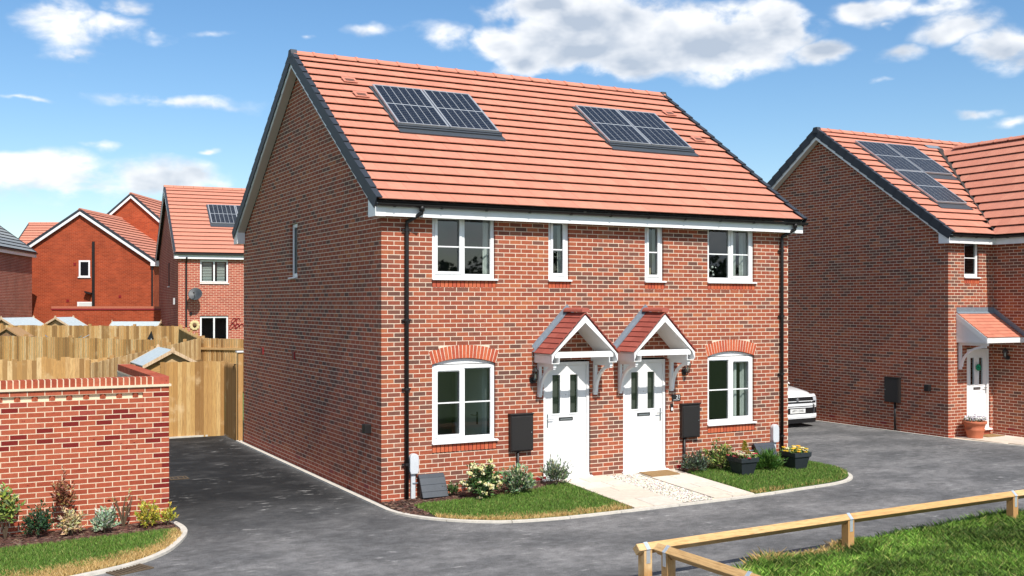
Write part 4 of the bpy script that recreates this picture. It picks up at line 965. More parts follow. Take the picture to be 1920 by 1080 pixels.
mb = MB(); FW1.box(mb, .006, LW - .37, .04, .10, 25.9 * .075 - .08, 26 * .075 - .004); FW1.box(mb, 0.006, LW - .11, .104, .21, 0, 27 * .075 - .005); FW2.box(mb, .215, LR, .104, .21, 0, 27 * .075 - .005); mb.build('wall_core', 'pale_mortar', gw)
for i in range(18):                                 # dog-tooth bricks
    s = LW - .47 - i * .225; c = FW1.p(s, .052, 25.5 * .075 - .005); a = math.pi / 4
    GB.append((w1, c, (Vector((math.cos(a), math.sin(a), 0)), Vector((-math.sin(a), math.cos(a), 0)), Z3), (.075, .075, .064), random.choice(GP), .02, 0))
mb = MB(); FW1.box(mb, -.0, LW + .028, -.028, .215, GH - .045, GH - .012); FW2.box(mb, .2155, LR, -.028, .215, GH - .045, GH - .012); mb.build('tile_creasing', 'pale_mortar', gw)
mb = MB(); FW1.box(mb, 0, LW - .006, .002, .205, GH - .011, GH + .097); FW2.box(mb, .206, LR, .002, .205, GH - .011, GH + .097); cop = mb.build('coping', 'pale_mortar', gw)
n = int((LW - .24) / .081)
for i in range(n): GB.append((cop, FW1.p(LW - .235 - (i + .5) * .081, .1035, GH + .045), FW1.B, (.064, .215, .110), random.choice(GP), .012, 0))
GB.append((cop, FW1.p(LW - .112, .1035, GH + .045), FW1.B, (.222, .215, .110), (.40, .09, .055), .05, 0))
for i in range(int((LR - .23) / .075)): GB.append((cop, FW2.p(.255 + i * .075, .1035, GH + .045), FW2.B, (.064, .215, .110), random.choice(GP), .006, 0))
place_pieces('brick', 'red_brick', GB)
# ------------------------------------------------------------------ ground, tarmac, kerbs, paths
def rise(p):                                        # land climbs a little behind the houses
    d = (Vector((p[0], p[1], 0)) - Vector((CAM.x, CAM.y, 0))).dot(FW)
    return .9 * clamp((d - 27) / 33) if p[1] > 9.5 else 0
mb = MB(); xs = [-600, -250, -120, -60, -40, -25, -15, -8, -4, 0, 4, 8, 12, 18, 25, 35, 50, 80, 140, 260, 600]; ys = [-600, -250, -120, -60, -30, -18, -10, -5, 0, 5, 9.5, 12, 15, 20, 25, 30, 35, 40, 45, 50, 60, 90, 160, 300, 600]
for i in range(len(xs) - 1):
    for j in range(len(ys) - 1):
        mb.poly([(x, y, rise((x, y)) - .06) for x, y in ((xs[i], ys[j]), (xs[i + 1], ys[j]), (xs[i + 1], ys[j + 1]), (xs[i], ys[j + 1]))])
struct(mb.build('ground', 'field'))
mb = MB(); mb.poly([(-14, -60, 0), (30, -60, 0), (30, 10.3, 0), (-14, 10.3, 0)]); struct(mb.build('road', 'tarmac'))
def smooth_path(pts, n=8, closed=False):
    out = []; P = [Vector((*p, 0)) for p in pts]
    for i in range(len(P) - 1):
        p0, p1, p2, p3 = P[max(i - 1, 0)], P[i], P[i + 1], P[min(i + 2, len(P) - 1)]
        for k in range(n):
            t = k / n; out.append(.5 * ((2 * p1) + (p2 - p0) * t + (2 * p0 - 5 * p1 + 4 * p2 - p3) * t * t + (3 * p1 - p0 - 3 * p2 + p3) * t ** 3))
    out.append(P[-1]); return out
def kerb_run(name, pts, width=.07, h=.035, stone=.9, side=1):
    path = pts; base = MB(); stones = []; acc = []; L = 0
    root = None; cur = [path[0]]
    for a, b in zip(path, path[1:]):
        L += (b - a).length; cur.append(b)
        if L >= stone: stones.append(cur); cur = [b]; L = 0
    if len(cur) > 1: stones.append(cur)
    bed = MB()
    for a, b in zip(path, path[1:]):
        d = (b - a).normalized(); n = Vector((-d.y, d.x, 0)) * (width / 2 - .006); bed.poly([a - n + Z3 * .012, b - n + Z3 * .012, b + n + Z3 * .012, a + n + Z3 * .012])
    root = struct(bed.build(name, 'kerb'))
    for s in stones:
        mb = MB(); m = len(s); Lft, Rgt = [], []
        for i, p in enumerate(s):
            d = (s[min(i + 1, m - 1)] - s[max(i - 1, 0)]).normalized(); n = Vector((-d.y, d.x, 0)) * width / 2
            q = p + d * (.004 if i == 0 else -.004 if i == m - 1 else 0); Lft.append(q + n); Rgt.append(q - n)
        for i in range(m - 1):
            hh = h + uni(-.002, .002) * 0
            mb.obox(Rgt[i] - Z3 * .05, Rgt[i + 1] - Rgt[i], Lft[i] - Rgt[i], Z3 * (h + .05)) if m == 2 else mb.prism([Rgt[i] - Z3 * .05, Rgt[i + 1] - Z3 * .05, Lft[i + 1] - Z3 * .05, Lft[i] - Z3 * .05], Z3 * (h + .05))
        mb.build('kerb_stone', 'kerb', root)
    return root
front_k = smooth_path([(-.12, -.62), (-.06, -.95), (.12, -1.38), (.44, -1.80), (.80, -2.10), (1.17, -2.29), (1.75, -2.40), (2.4, -2.43), (4.46, -2.39), (5.86, -2.32), (6.93, -2.20), (7.9, -2.07), (8.48, -1.83), (8.88, -1.4), (9.12, -.8), (9.22, -.1), (9.16, .6), (8.98, 1.4), (8.86, 2.2)], 6)
kerb_run('kerb', [Vector((-.12, y, 0)) for y in (9.0, 8.1, 7.2, 6.3, 5.4, 4.5, 3.6, 2.7, 1.8, .9, 0., -.62)] + front_k[1:] + [Vector((8.86, y, 0)) for y in (3.1, 4., 5., 6., 7., 8., 9.)], .085, .03)
left_k = smooth_path([(-3.27, -.02), (-3.23, -.40), (-3.27, -.80), (-3.45, -1.32), (-3.75, -1.90), (-4.2, -2.36), (-4.78, -2.66), (-5.6, -2.95), (-7, -3.3), (-9, -3.6)], 6)
kerb_run('kerb', left_k, .09, .035)
kerb_run('kerb', [Vector((RX - .07, y, 0)) for y in (9.6, 8.7, 7.8, 6.9, 6.0, 5.1, 4.2, 3.3, 2.4, 1.5)] + [Vector((RX - .02, 1.0, 0)), Vector((RX + .12, .3, 0)), Vector((RX + .30, -.5, 0)), Vector((RX + .55, -1.5, 0))], .07, .025)
kerb_run('kerb', [on_z(300, 823), on_z(360, 819), on_z(422, 815), on_z(440, 823), on_z(452, 829)], .06, .03)
# front garden soil bank between house and kerb
def inside_poly(p, poly):
    c = False; n = len(poly); j = n - 1
    for i in range(n):
        if ((poly[i][1] > p[1]) != (poly[j][1] > p[1])) and p[0] < (poly[j][0] - poly[i][0]) * (p[1] - poly[i][1]) / (poly[j][1] - poly[i][1]) + poly[i][0]: c = not c
        j = i
    return c
def edge_y(x):                                      # kerb line in front of the house
    best = None
    for a, b in zip(front_k, front_k[1:]):
        if min(a.x, b.x) <= x <= max(a.x, b.x) and abs(b.x - a.x) > 1e-6 and min(a.y, b.y) < -.05:
            y = a.y + (b.y - a.y) * (x - a.x) / (b.x - a.x); best = y if best is None else min(best, y)
    return best if best is not None else -.5
def sheet(name, x0, x1, yf, yb, mname, dz, nx=24, ny=10, zf=bank):
    mb = MB(); g_ = []
    for i in range(nx + 1):
        x = x0 + (x1 - x0) * i / nx; a, b = yf(x), yb(x); g_.append([(x, a + (b - a) * j / ny, zf(x, a + (b - a) * j / ny) + dz) for j in range(ny + 1)])
    for i in range(nx):
        for j in range(ny): mb.poly([g_[i][j], g_[i + 1][j], g_[i + 1][j + 1], g_[i][j + 1]])
    return mb.build(name, mname)
struct(sheet('planting_bed', -.07, 3.32, lambda x: min(edge_y(x) + .04, -.05), lambda x: -.002, 'soil', .016))
struct(sheet('planting_bed', 5.83, 9.17, lambda x: min(edge_y(x) + .04, -.02), lambda x: -.002 if x < 8.67 else .9, 'soil', .016))
PX = (3.32, 5.84)
def front_edge(x): return edge_y(x) + .045
mb = MB(); 
pth = struct(sheet('path', PX[0], PX[1], front_edge, lambda x: -.002, 'bedding', .012, 12, 10))
SLB = [(.60, .52, .42), (.56, .48, .39), (.63, .55, .46), (.58, .52, .44)]
def slab(x0, x1, y0, y1):
    mb = MB(); t = .028; z = lambda x, y: bank(x, y) + .012
    c = random.choice(SLB); P = [(x0 + .005, y0 + .005), (x1 - .005, y0 + .005), (x1 - .005, y1 - .005), (x0 + .005, y1 - .005)]
    n = len(mb.v); mb.v += [(x, y, z(x, y) + .001) for x, y in P] + [(x, y, z(x, y) + t) for x, y in P]
    for f in ((3, 2, 1, 0), (4, 5, 6, 7), (0, 1, 5, 4), (1, 2, 6, 5), (2, 3, 7, 6), (3, 0, 4, 7)): mb.f.append([n + i for i in f]); mb.c.append(c); mb.uv.append(None)
    mb.build('paving_slab', 'slab', pth)
def pave(x0, x1, widths):
    y = -.01; r = 0
    while y > -2.27:
        y2 = max(y - random.choice((.45, .6, .3)), -2.36 + .0)
        if y2 - (-2.36) < .2: y2 = -2.345 + (.06 if x0 > 4.5 else 0)
        ws = widths[r % len(widths)]; x = x0
        for k, w in enumerate(ws):
            slab(x, x + w * (x1 - x0), y2, y); x += w * (x1 - x0)
        y = y2; r += 1
pave(3.33, 4.28, [(.4, .6), (.62, .38), (.5, .5), (1.0,)]); pave(4.97, 5.83, [(.6, .4), (.45, .55), (1.0,), (.38, .62)])
def chips(name, mname, n, xr, yf, size, cols, zf, parent=None, flat=.6, test=None, stretch=1.):
    V, Fc, Cc = [], [], []
    for _ in range(n):
        for _t in range(20):
            x = uni(*xr); a, b = yf(x); y = uni(a, b)
            if test is None or test(x, y): break
        s = size * uni(.55, 1.35); z = zf(x, y) + s * .25; an = uni(0, 6.3); ca_, sa_ = math.cos(an), math.sin(an); k = len(V)
        tz = uni(-.5, .5) * s
        for dx, dy, dz in ((1, 0, 0), (0, 1, 0), (-1, 0, 0), (0, -1, 0), (0, 0, 1), (0, 0, -1)):
            dx *= uni(.6, 1.1) * stretch; dy *= uni(.6, 1.1); dz *= uni(.6, 1.) * flat
            V.append((x + s * (dx * ca_ - dy * sa_), y + s * (dx * sa_ + dy * ca_), z + s * dz + tz * dx * .5))
        c = random.choice(cols); c = tuple(q * uni(.85, 1.12) for q in c)
        for f in ((0, 1, 4), (1, 2, 4), (2, 3, 4), (3, 0, 4), (1, 0, 5), (2, 1, 5), (3, 2, 5), (0, 3, 5)): Fc.append([k + i for i in f]); Cc.append(c)
    mb = MB(); mb.v, mb.f, mb.c, mb.uv = V, Fc, Cc, [None] * len(Fc); o = mb.build(name, mname, parent, kind='stuff'); return o
g_ = chips('gravel', 'gravel', 4300, (4.29, 4.96), lambda x: (-2.31, -.01), .016, [(.66, .61, .52), (.60, .54, .45), (.70, .67, .60), (.48, .42, .35)], lambda x, y: bank(x, y) + .022)
tag(g_, 'pale cream gravel strip between the two paved paths', 'gravel')
MC = [(.085, .035, .022), (.06, .025, .016), (.12, .06, .04), (.16, .10, .07), (.045, .018, .012)]
def bark_test(x, y): return y > (-.62 if x > .55 else edge_y(x) + .25 + .0) or x < .30
b1 = chips('bark_mulch', 'mulch', 2600, (-.03, 3.3), lambda x: (max(edge_y(x) + .07, -1.25 if x < .5 else -.62), -.01), .026, MC, lambda x, y: bank(x, y) + .02, flat=.35, stretch=1.7)
tag(b1, 'brown bark chippings under the shrubs left of the path', 'bark')
b2 = chips('bark_mulch', 'mulch', 900, (5.86, 8.5), lambda x: (-.32, -.01), .026, MC, lambda x, y: bank(x, y) + .02, flat=.35, stretch=1.7); tag(b2, 'brown bark chippings along the wall right of the path', 'bark')
b3 = chips('bark_mulch', 'mulch', 3200, (-7, -3.32), lambda x: (-.62 - .07 * (-3.3 - x), .09), .03, MC, lambda x, y: .03, flat=.35, stretch=1.8, test=lambda x, y: x < -3.36 or y < -.05); tag(b3, 'brown bark chippings at the foot of the garden wall', 'bark')
# --- lawns
def blades(name, label, area, test, n, h, cols, zf, w=.0048, lean=.8, dry=None, hvar=None, tint=None):
    X0, X1, Y0, Y1 = area; P = []
    arr = np.random.rand(int(n * 2.2), 2)
    for a, b in arr:
        x, y = X0 + (X1 - X0) * a, Y0 + (Y1 - Y0) * b
        if test(x, y): P.append((x, y))
        if len(P) >= n: break
    m = len(P); P = np.array(P); zz = np.array([zf(x, y) for x, y in P])
    hh = h * (.55 + .8 * np.random.rand(m))
    if hvar: hh *= np.array([hvar(x, y) for x, y in P])
    an = np.random.rand(m) * 6.283; la = np.random.rand(m) * 6.283; ln = lean * np.random.rand(m) * hh
    ww = w * (.7 + .6 * np.random.rand(m)); V = np.zeros((m, 4, 3), np.float32)
    dx, dy = np.cos(an) * ww, np.sin(an) * ww
    V[:, 0] = np.stack([P[:, 0] - dx, P[:, 1] - dy, zz - .005], 1); V[:, 1] = np.stack([P[:, 0] + dx, P[:, 1] + dy, zz - .005], 1)
    V[:, 2] = np.stack([P[:, 0] + dx * .6 + np.cos(la) * ln * .45, P[:, 1] + dy * .6 + np.sin(la) * ln * .45, zz + hh * .6], 1)
    V[:, 3] = np.stack([P[:, 0] + np.cos(la) * ln, P[:, 1] + np.sin(la) * ln, zz + hh], 1)
    base = np.arange(m)[:, None] * 4; Fa = np.concatenate([base + np.array([[0, 1, 2]]), base + np.array([[0, 2, 3]])], 1).reshape(-1, 3)
    me = bpy.data.meshes.new(name); me.vertices.add(m * 4); me.vertices.foreach_set('co', V.ravel()); me.loops.add(m * 6); me.loops.foreach_set('vertex_index', Fa.ravel().astype(np.int32))
    me.polygons.add(m * 2); me.polygons.foreach_set('loop_start', np.arange(m * 2, dtype=np.int32) * 3); me.polygons.foreach_set('loop_total', np.full(m * 2, 3, np.int32)); me.update(calc_edges=True)
    cl = np.array(cols)[np.random.randint(0, len(cols), m)] * (.55 + .85 * np.random.rand(m, 1))
    if tint: cl *= np.array([tint(x, y) for x, y in P])[:, None]
    if dry:
        dv = np.array([dry(x, y) for x, y in P]); k = np.random.rand(m) < dv; dc = np.array([(.50, .33, .12), (.42, .26, .09), (.56, .40, .17)])[np.random.randint(0, 3, m)]; cl[k] = dc[k] * (.8 + .4 * np.random.rand(k.sum(), 1))
    ca_ = me.color_attributes.new('col', 'FLOAT_COLOR', 'CORNER'); ca_.data.foreach_set('color', np.repeat(np.concatenate([cl, np.ones((m, 1))], 1), 6, axis=0).astype(np.float32).ravel())
    o = put(name, me, 'grass', kind='stuff'); tag(o, label, 'grass'); return o
GC = [(.095, .195, .024), (.075, .16, .02), (.115, .22, .03), (.15, .25, .042), (.06, .125, .016), (.20, .22, .06)]
def nzz(x, y, s=1.): return noise.noise(Vector((x * s, y * s, 3.3)))
def lawn1_top(x): return -.60 + .05 * math.sin(x * 3) + max(0, (x - 2.7)) * .75
def in_l1(x, y): return .32 < x < 3.30 and edge_y(x) + .07 < y < lawn1_top(x) and y < -.75 + .15 + (x - .3) * .25 + .4 * (x > .7)
def dry1(x, y): e = y - edge_y(x); return clamp(1.25 - (e + .12 * nzz(x, y, 4)) / .36)
struct(sheet('lawn', .34, 3.31, lambda x: edge_y(x) + .05, lambda x: max(edge_y(x) + .06, lawn1_top(x) - .1), 'turf', .022))
blades('grass', 'short green lawn with a straw-coloured edge left of the path', (.3, 3.31, -2.5, -.3), in_l1, 36000, .045, GC, lambda x, y: bank(x, y) + .02, dry=dry1)
def lawn2_top(x): return -.30 + .06 * math.sin(x * 4) if x < 8.62 else .55
def in_l2(x, y):
    if x > 8.5 and not (y < .75 - (x - 8.5) * .9): return False
    return 5.86 < x < 9.1 and edge_y(x) + .07 < y < lawn2_top(x)
def dry2(x, y): e = y - edge_y(x); return clamp(.9 - (e + .15 * nzz(x, y, 4)) / .30) * (1 if x < 6.6 else .35)
struct(sheet('lawn', 5.85, 9.1, lambda x: edge_y(x) + .05, lambda x: max(edge_y(x) + .06, min(lawn2_top(x), .2 if x > 8.7 else 9)), 'turf', .022))
blades('grass', 'short green lawn around the two planters right of the path', (5.85, 9.15, -2.4, .5), in_l2, 36000, .055, GC, lambda x, y: bank(x, y) + .02, dry=dry2)
def lk_y(x):
    best = -9
    for a, b in zip(left_k, left_k[1:]):
        if min(a.x, b.x) <= x <= max(a.x, b.x): best = max(best, -99); best = a.y + (b.y - a.y) * ((x - a.x) / (b.x - a.x) if abs(b.x - a.x) > 1e-6 else 0)
    return best
def lk_edge(x):
    ys_ = [a.y + (b.y - a.y) * (x - a.x) / (b.x - a.x) for a, b in zip(left_k, left_k[1:]) if min(a.x, b.x) <= x <= max(a.x, b.x) and abs(b.x - a.x) > 1e-6]
    return min(ys_) if ys_ else -.5
def in_l3(x, y): return -8 < x < -3.34 and lk_edge(x) + .07 < y < -.58 - .10 * (-3.3 - x)
def dry3(x, y): e = y - lk_edge(x); return clamp(1.5 - (e + .2 * nzz(x, y, 3)) / (.46 - .04 * (x + 3.3)))
struct(sheet('planting_bed', -9, -3.30, lambda x: lk_edge(x) + .04, lambda x: .098, 'soil', .016, zf=lambda x, y: 0))
struct(sheet('lawn', -9, -3.36, lambda x: lk_edge(x) + .05, lambda x: max(lk_edge(x) + .06, -.62 - .10 * (-3.3 - x)), 'turf', .022, zf=lambda x, y: 0))
blades('grass', 'bright green lawn with a straw-coloured edge in front of the garden wall', (-7.2, -3.3, -3.3, -.5), in_l3, 70000, .05, GC, lambda x, y: .02, dry=dry3)
verge_poly = [(1.55, -20), (1.60, -7.2), (1.75, -6.62), (2.05, -6.30), (2.6, -6.02), (3.6, -5.86), (5.1, -5.66), (7.6, -5.52), (12, -5.35), (40, -5.0), (40, -60), (1.55, -60)]
mb = MB(); mb.poly([(x, y, .012) for x, y in verge_poly]); struct(mb.build('grass_verge', 'turf'))
def vz(x, y): return .014
def in_v(x, y): return inside_poly((x, y), verge_poly)
def vh(x, y): return .75 + 1.0 * clamp(.5 + 1.2 * nzz(x, y, 1.1)) + .5 * clamp(nzz(x + 9, y, 3.))
def vt(x, y): return clamp(.95 + .9 * nzz(x * .8, y * 1.6, 1.3) + .5 * nzz(x, y, 4.1), .42, 1.55)
def dry4(x, y): return .85 * clamp(1 - ((-5.98 + .09 * (x - 2.5)) - y + .15 * nzz(x, y, 3)) / .28) * (x < 4.3)
blades('grass', 'long uneven green grass on the verge behind the knee rail', (1.5, 12.5, -10.2, -5.2), in_v, 190000, .066, [(.10, .21, .022), (.08, .175, .018), (.14, .27, .032), (.20, .33, .05), (.055, .12, .016), (.24, .27, .07)], vz, w=.0042, lean=1.3, tint=vt, dry=dry4, hvar=vh)

# ------------------------------------------------------------------ knee rail in the foreground
kr = thing('knee_rail', 'low timber knee rail with metal straps at the edge of the verge', 'rail', (4.2, -6.0, 0))
WC = [(.58, .36, .15), (.54, .32, .12), (.62, .40, .18)]
KP = [Vector((.86, -6.13, 0)), Vector((4.20, -5.98, 0)), Vector((7.60, -5.88, 0)), Vector((11.0, -5.78, 0))]; KZ = .425; KR = .068
def diamond_rail(a, b, mname, e0=0., e1=0.):
    d = (b - a).normalized(); s = Vector((-d.y, d.x, 0)); a, b = a - d * e0, b + d * e1; r = KR
    mb = MB(); mb.prism([a + s * r, a + Z3 * r, a - s * r, a - Z3 * r], b - a, random.choice(WC)); mb.build('rail', mname, kr, bevel=.006)
for i in range(3): diamond_rail(KP[i] + Z3 * KZ, KP[i + 1] + Z3 * KZ, 'timber_x', .13 if i == 0 else -.001, -.001)
K2 = [Vector((.99, -6.40, 0)), Vector((1.02, -7.75, 0)), Vector((1.05, -9.1, 0))]
diamond_rail(K2[0] + Z3 * KZ, K2[1] + Z3 * KZ, 'timber_y', .20, -.001); diamond_rail(K2[1] + Z3 * KZ, K2[2] + Z3 * KZ, 'timber_y')
def kpost(p, d, m='timber_post'):
    d = d.normalized(); s = Vector((-d.y, d.x, 0)); w = .058; mb = MB(); top = KZ - .012
    q = [p - s * w - d * w, p + s * w - d * w, p + s * w - d * w + Z3 * (top), p - d * w + Z3 * (top - w - .01), p - s * w - d * w + Z3 * (top)]
    mb.prism([v - Z3 * .05 if v.z == 0 else v for v in q], d * 2 * w); mb.build('post', m, kr, bevel=.005)
    mb = MB(); r = KR + .003; c = p + Z3 * KZ; t = d * .055; th = .003
    for sg in (1, -1):
        e = c + s * (sg * r); mb.prism([c + Z3 * r - t / 2, e - t / 2, e + (Z3 + s * sg) * th - t / 2, c + Z3 * (r + th * 1.5) - t / 2], t)
        mb.obox(p + s * (sg * (w + .0005)) + Z3 * (KZ - .16) - t / 2, t, s * (sg * th), Z3 * .16)
    mb.build('strap', 'galv', kr)
for i, p in enumerate(KP): kpost(p, KP[1] - KP[0])
for p in K2: kpost(p, K2[1] - K2[0])

# ------------------------------------------------------------------ plants
def bush(name, label, cat, p, r, h, n, leaf, cols, group=None, flowers=None, stems=4, spiky=0., base=.05, wd=.42, fill=.3):
    t = thing(name, label, cat, p, group); mb = MB(); p = Vector(p); per = 13; tips = []
    for _s in range(max(3, n // per)):                # leafy shoots fanning out from the base
        a = uni(0, 6.283); el = math.asin(clamp(rnd() ** (.75 - .3 * min(spiky, 1.)), 0, 1)); k = uni(.62, 1.12) * (1 + .30 * noise.noise(Vector((math.cos(a) * 1.3 + p.x, math.sin(a) * 1.3 + p.y, el * 1.5))))
        tip = p + Vector((math.cos(a) * math.cos(el) * r * k, math.sin(a) * math.cos(el) * r * k, base + h * math.sin(el) * k)); org = p + Vector((math.cos(a) * r * .12, math.sin(a) * r * .12, base * .6)); tips.append(tip)
        ax = (tip - org); sag = Vector((0, 0, .10 * h * (1 - spiky * .4)))
        for _ in range(per):
            q = uni(fill, 1.); c = org + ax * q + sag * math.sin(q * 3.14) + Vector((uni(-1, 1), uni(-1, 1), uni(-1, 1))) * leaf * .22
            out = ax.normalized() * (.5 + spiky * .8) + Vector((uni(-1, 1), uni(-1, 1), uni(-.6, .9))); out.normalize()
            L = leaf * uni(.6, 1.2); sd = out.cross(Vector((uni(-1, 1), uni(-1, 1), uni(.2, 1)))).normalized() * L * wd * .5; up = sd.cross(out).normalized() * L * .10
            col = random.choice(cols); col = tuple(z_ * uni(.75, 1.2) for z_ in col)
            m = len(mb.v); mb.v += [tuple(c), tuple(c + out * L * .45 + sd + up), tuple(c + out * L), tuple(c + out * L * .45 - sd + up)]
            mb.f += [[m, m + 1, m + 2], [m, m + 2, m + 3]]; mb.c += [col, col]; mb.uv += [None, None]
    mb.build('foliage', 'leaf', t, kind='stuff')
    mb = MB()
    for _ in range(stems):
        a = uni(0, 6.283); q = p + Vector((math.cos(a) * r * .5, math.sin(a) * r * .5, h * uni(.6, .95))); mb.tube([p, (p + q) / 2 + Vector((uni(-.03, .03), uni(-.03, .03), .04)), q], [.010, .007, .003], 5)
    mb.build('stem', 'stem', t)
    if flowers:
        fm = MB(); nf, fr, fc = flowers
        for _ in range(nf):
            c = random.choice(tips)
            for _k in range(9): fm.ball(c + Vector((uni(-1, 1), uni(-1, 1), uni(-.3, .7))) * fr * .6, fr * uni(.22, .36), tuple(q * uni(.85, 1.1) for q in random.choice(fc)), 5, 3)
        fm.build('flower_head', 'petal', t, kind='stuff')
    return t
G1 = [(.05, .10, .025), (.07, .14, .03), (.035, .075, .02)]; GV = [(.30, .36, .20), (.16, .24, .12), (.42, .45, .28), (.09, .15, .07)]; GYw = [(.42, .36, .04), (.50, .42, .06), (.28, .28, .04)]
B_ = on_bank
bush('skimmia_shrub', 'shrub with cream flower heads beside the left gas meter box', 'shrub', B_(905, 934), .36, .52, 1500, .085, G1 + [(.11, .17, .05)], flowers=(70, .06, [(.62, .56, .26), (.55, .50, .22), (.68, .63, .38)]))
bush('euonymus_shrub', 'grey-green variegated shrub below the left meter cabinet', 'shrub', B_(972, 926), .34, .38, 1300, .085, GV + [(.10, .17, .06)], spiky=.5)
bush('hebe_shrub', 'feathery variegated shrub against the left-hand white door', 'shrub', B_(1043, 911), .29, .40, 1000, .085, [(.22, .28, .14), (.12, .18, .08), (.34, .37, .22), (.07, .11, .06), (.09, .12, .11)], spiky=1.8, wd=.2)
bush('low_shrub', 'small dark green mound between the left gas box and the cream shrub', 'shrub', B_(848, 930), .16, .20, 500, .04, G1)
bush('low_shrub', 'small weed at the foot of the left downpipe', 'shrub', B_(785, 932), .13, .13, 260, .05, [(.10, .16, .05), (.07, .13, .04)])
bush('dark_shrub', 'dark purple-tinged shrub under the right meter cabinet', 'shrub', B_(1302, 888), .30, .36, 1300, .06, [(.045, .07, .035), (.07, .11, .05), (.10, .12, .09), (.03, .045, .03)], spiky=.6)
bush('laurel_shrub', 'yellow-green variegated shrub left of the red-flowered planter', 'shrub', B_(1352, 882), .33, .46, 1300, .08, [(.10, .17, .03), (.24, .27, .06), (.38, .36, .12), (.06, .10, .025)])
bush('grass_tuft', 'thick green tuft in front of the right gas meter box', 'shrub', B_(1438, 882), .36, .30, 2200, .10, [(.07, .17, .025), (.05, .13, .02), (.10, .20, .035)], spiky=1.6, wd=.14)
gz = .03
bush('tall_shrub', 'leggy yellow-green shrub at the left end of the garden wall', 'shrub', (-5.52, -.18, gz), .20, .42, 420, .09, [(.30, .33, .06), (.16, .22, .05), (.10, .15, .04)], base=.28, stems=6)
bush('dark_shrub', 'dense dark green shrub second from left against the garden wall', 'shrub', (-5.12, -.22, gz), .25, .42, 1200, .055, [(.025, .07, .03), (.04, .09, .03), (.02, .045, .02)])
bush('mahonia_shrub', 'tall shrub with rusty red upper leaves against the garden wall', 'shrub', (-4.78, .0 - .16, gz), .17, .40, 420, .075, [(.22, .06, .03), (.30, .12, .06), (.16, .05, .03), (.40, .24, .10)], base=.42, stems=3)
bush('pale_fern', 'pale cream drooping fern below the rusty-leaved shrub', 'fern', (-4.70, -.34, gz), .19, .34, 480, .085, [(.55, .43, .22), (.48, .36, .16), (.60, .50, .30)], wd=.3)
bush('variegated_shrub', 'silver-green variegated shrub in the middle of the garden wall bed', 'shrub', (-4.27, -.38, gz), .22, .30, 1000, .07, [(.30, .38, .24), (.42, .48, .34), (.16, .24, .13)], spiky=.7)
bush('bare_shrub', 'sparse twiggy shrub with a few leaves against the garden wall', 'shrub', (-3.98, -.10, gz), .26, .52, 46, .06, [(.42, .36, .10), (.20, .16, .06)], base=.22, stems=11)
bush('golden_shrub', 'bright golden-yellow shrub near the end of the garden wall', 'shrub', (-3.69, -.30, gz), .21, .36, 900, .055, GYw, spiky=.5)
bush('golden_shrub', 'small yellow shrub at the corner just past the end of the garden wall', 'shrub', (-3.40, -.30, gz), .14, .24, 340, .05, GYw, spiky=.6)
def planter(p, label, cols, extra=None):
    t = thing('planter', label, 'planter', p, 'square black planters on the lawn'); h, b, w = .34, .13, .205; mb = MB(); p = Vector(p)
    sq = lambda r, z: [p + Vector((x * r, y * r, z)) for x, y in ((-1, -1), (1, -1), (1, 1), (-1, 1))]
    R = [sq(b, 0), sq(w - .02, h - .09), sq(w, h - .085), sq(w + .006, h), sq(w - .016, h), sq(w - .03, h - .06)]; mb.v = [tuple(q) for r in R for q in r]
    mb.f = [[3, 2, 1, 0]] + [[i * 4 + k, i * 4 + (k + 1) % 4, i * 4 + 4 + (k + 1) % 4, i * 4 + 4 + k] for i in range(5) for k in range(4)] + [[20, 21, 22, 23]]; mb.c = [(1, 1, 1)] * len(mb.f); mb.uv = [None] * len(mb.f); mb.build('pot', 'planter', t, bevel=.006)
    mb = MB(); mb.v = [tuple(q) for q in sq(w - .02, h - .03)]; mb.f = [[0, 1, 2, 3]]; mb.c = [(1, 1, 1)]; mb.uv = [None]; mb.build('compost', 'soil', t)
    fm = MB()
    for _ in range(34):
        c = p + Vector((uni(-w, w) * 1.05, uni(-w, w) * 1.05, h + uni(.0, .10))); cc = random.choice(cols)
        for k in range(5): a = k * 1.257 + rnd(); fm.ball(c + Vector((math.cos(a), math.sin(a), 0)) * .022, .022, tuple(q * uni(.85, 1.1) for q in cc), 5, 3, (1, 1, .5))
    fm.build('flower', 'petal', t, kind='stuff')
    lm = MB()
    for _ in range(260):
        c = p + Vector((uni(-w, w), uni(-w, w), h + uni(-.03, .05))); d = Vector((uni(-1, 1), uni(-1, 1), uni(.1, 1))).normalized() * .06; s = d.cross(Z3).normalized() * .014; lm.poly([c, c + d * .5 + s, c + d, c + d * .5 - s], tuple(q * uni(.8, 1.2) for q in (.12, .19, .04)))
    if extra:
        for _ in range(260): z = rnd(); a = uni(0, 6.3); c = p + Vector((.06, .02, h)) + Vector((math.cos(a) * .09 * (1 - z), math.sin(a) * .09 * (1 - z), z * .27)); d = Vector((math.cos(a), math.sin(a), 1.2)).normalized() * .05; s = d.cross(Z3).normalized() * .01; lm.poly([c, c + d * .5 + s, c + d, c + d * .5 - s], random.choice(GYw))
    lm.build('foliage', 'leaf', t, kind='stuff')
q = B_(1393, 891); planter((q.x, q.y, q.z), 'square black planter with red flowers and a yellow conifer', [(.40, .02, .05), (.30, .015, .04), (.55, .50, .25), (.5, .4, .3)], True)
q = B_(1492, 880); planter((q.x, q.y, q.z), 'square black planter full of yellow pansies by the right downpipe', [(.75, .42, .02), (.72, .48, .04), (.72, .66, .38)])
tp = thing('terracotta_pot', 'large terracotta pot of white flowers by the right-hand house door', 'pot', (15.62, 1.12, 0)); c = (15.62, 1.12, .0)
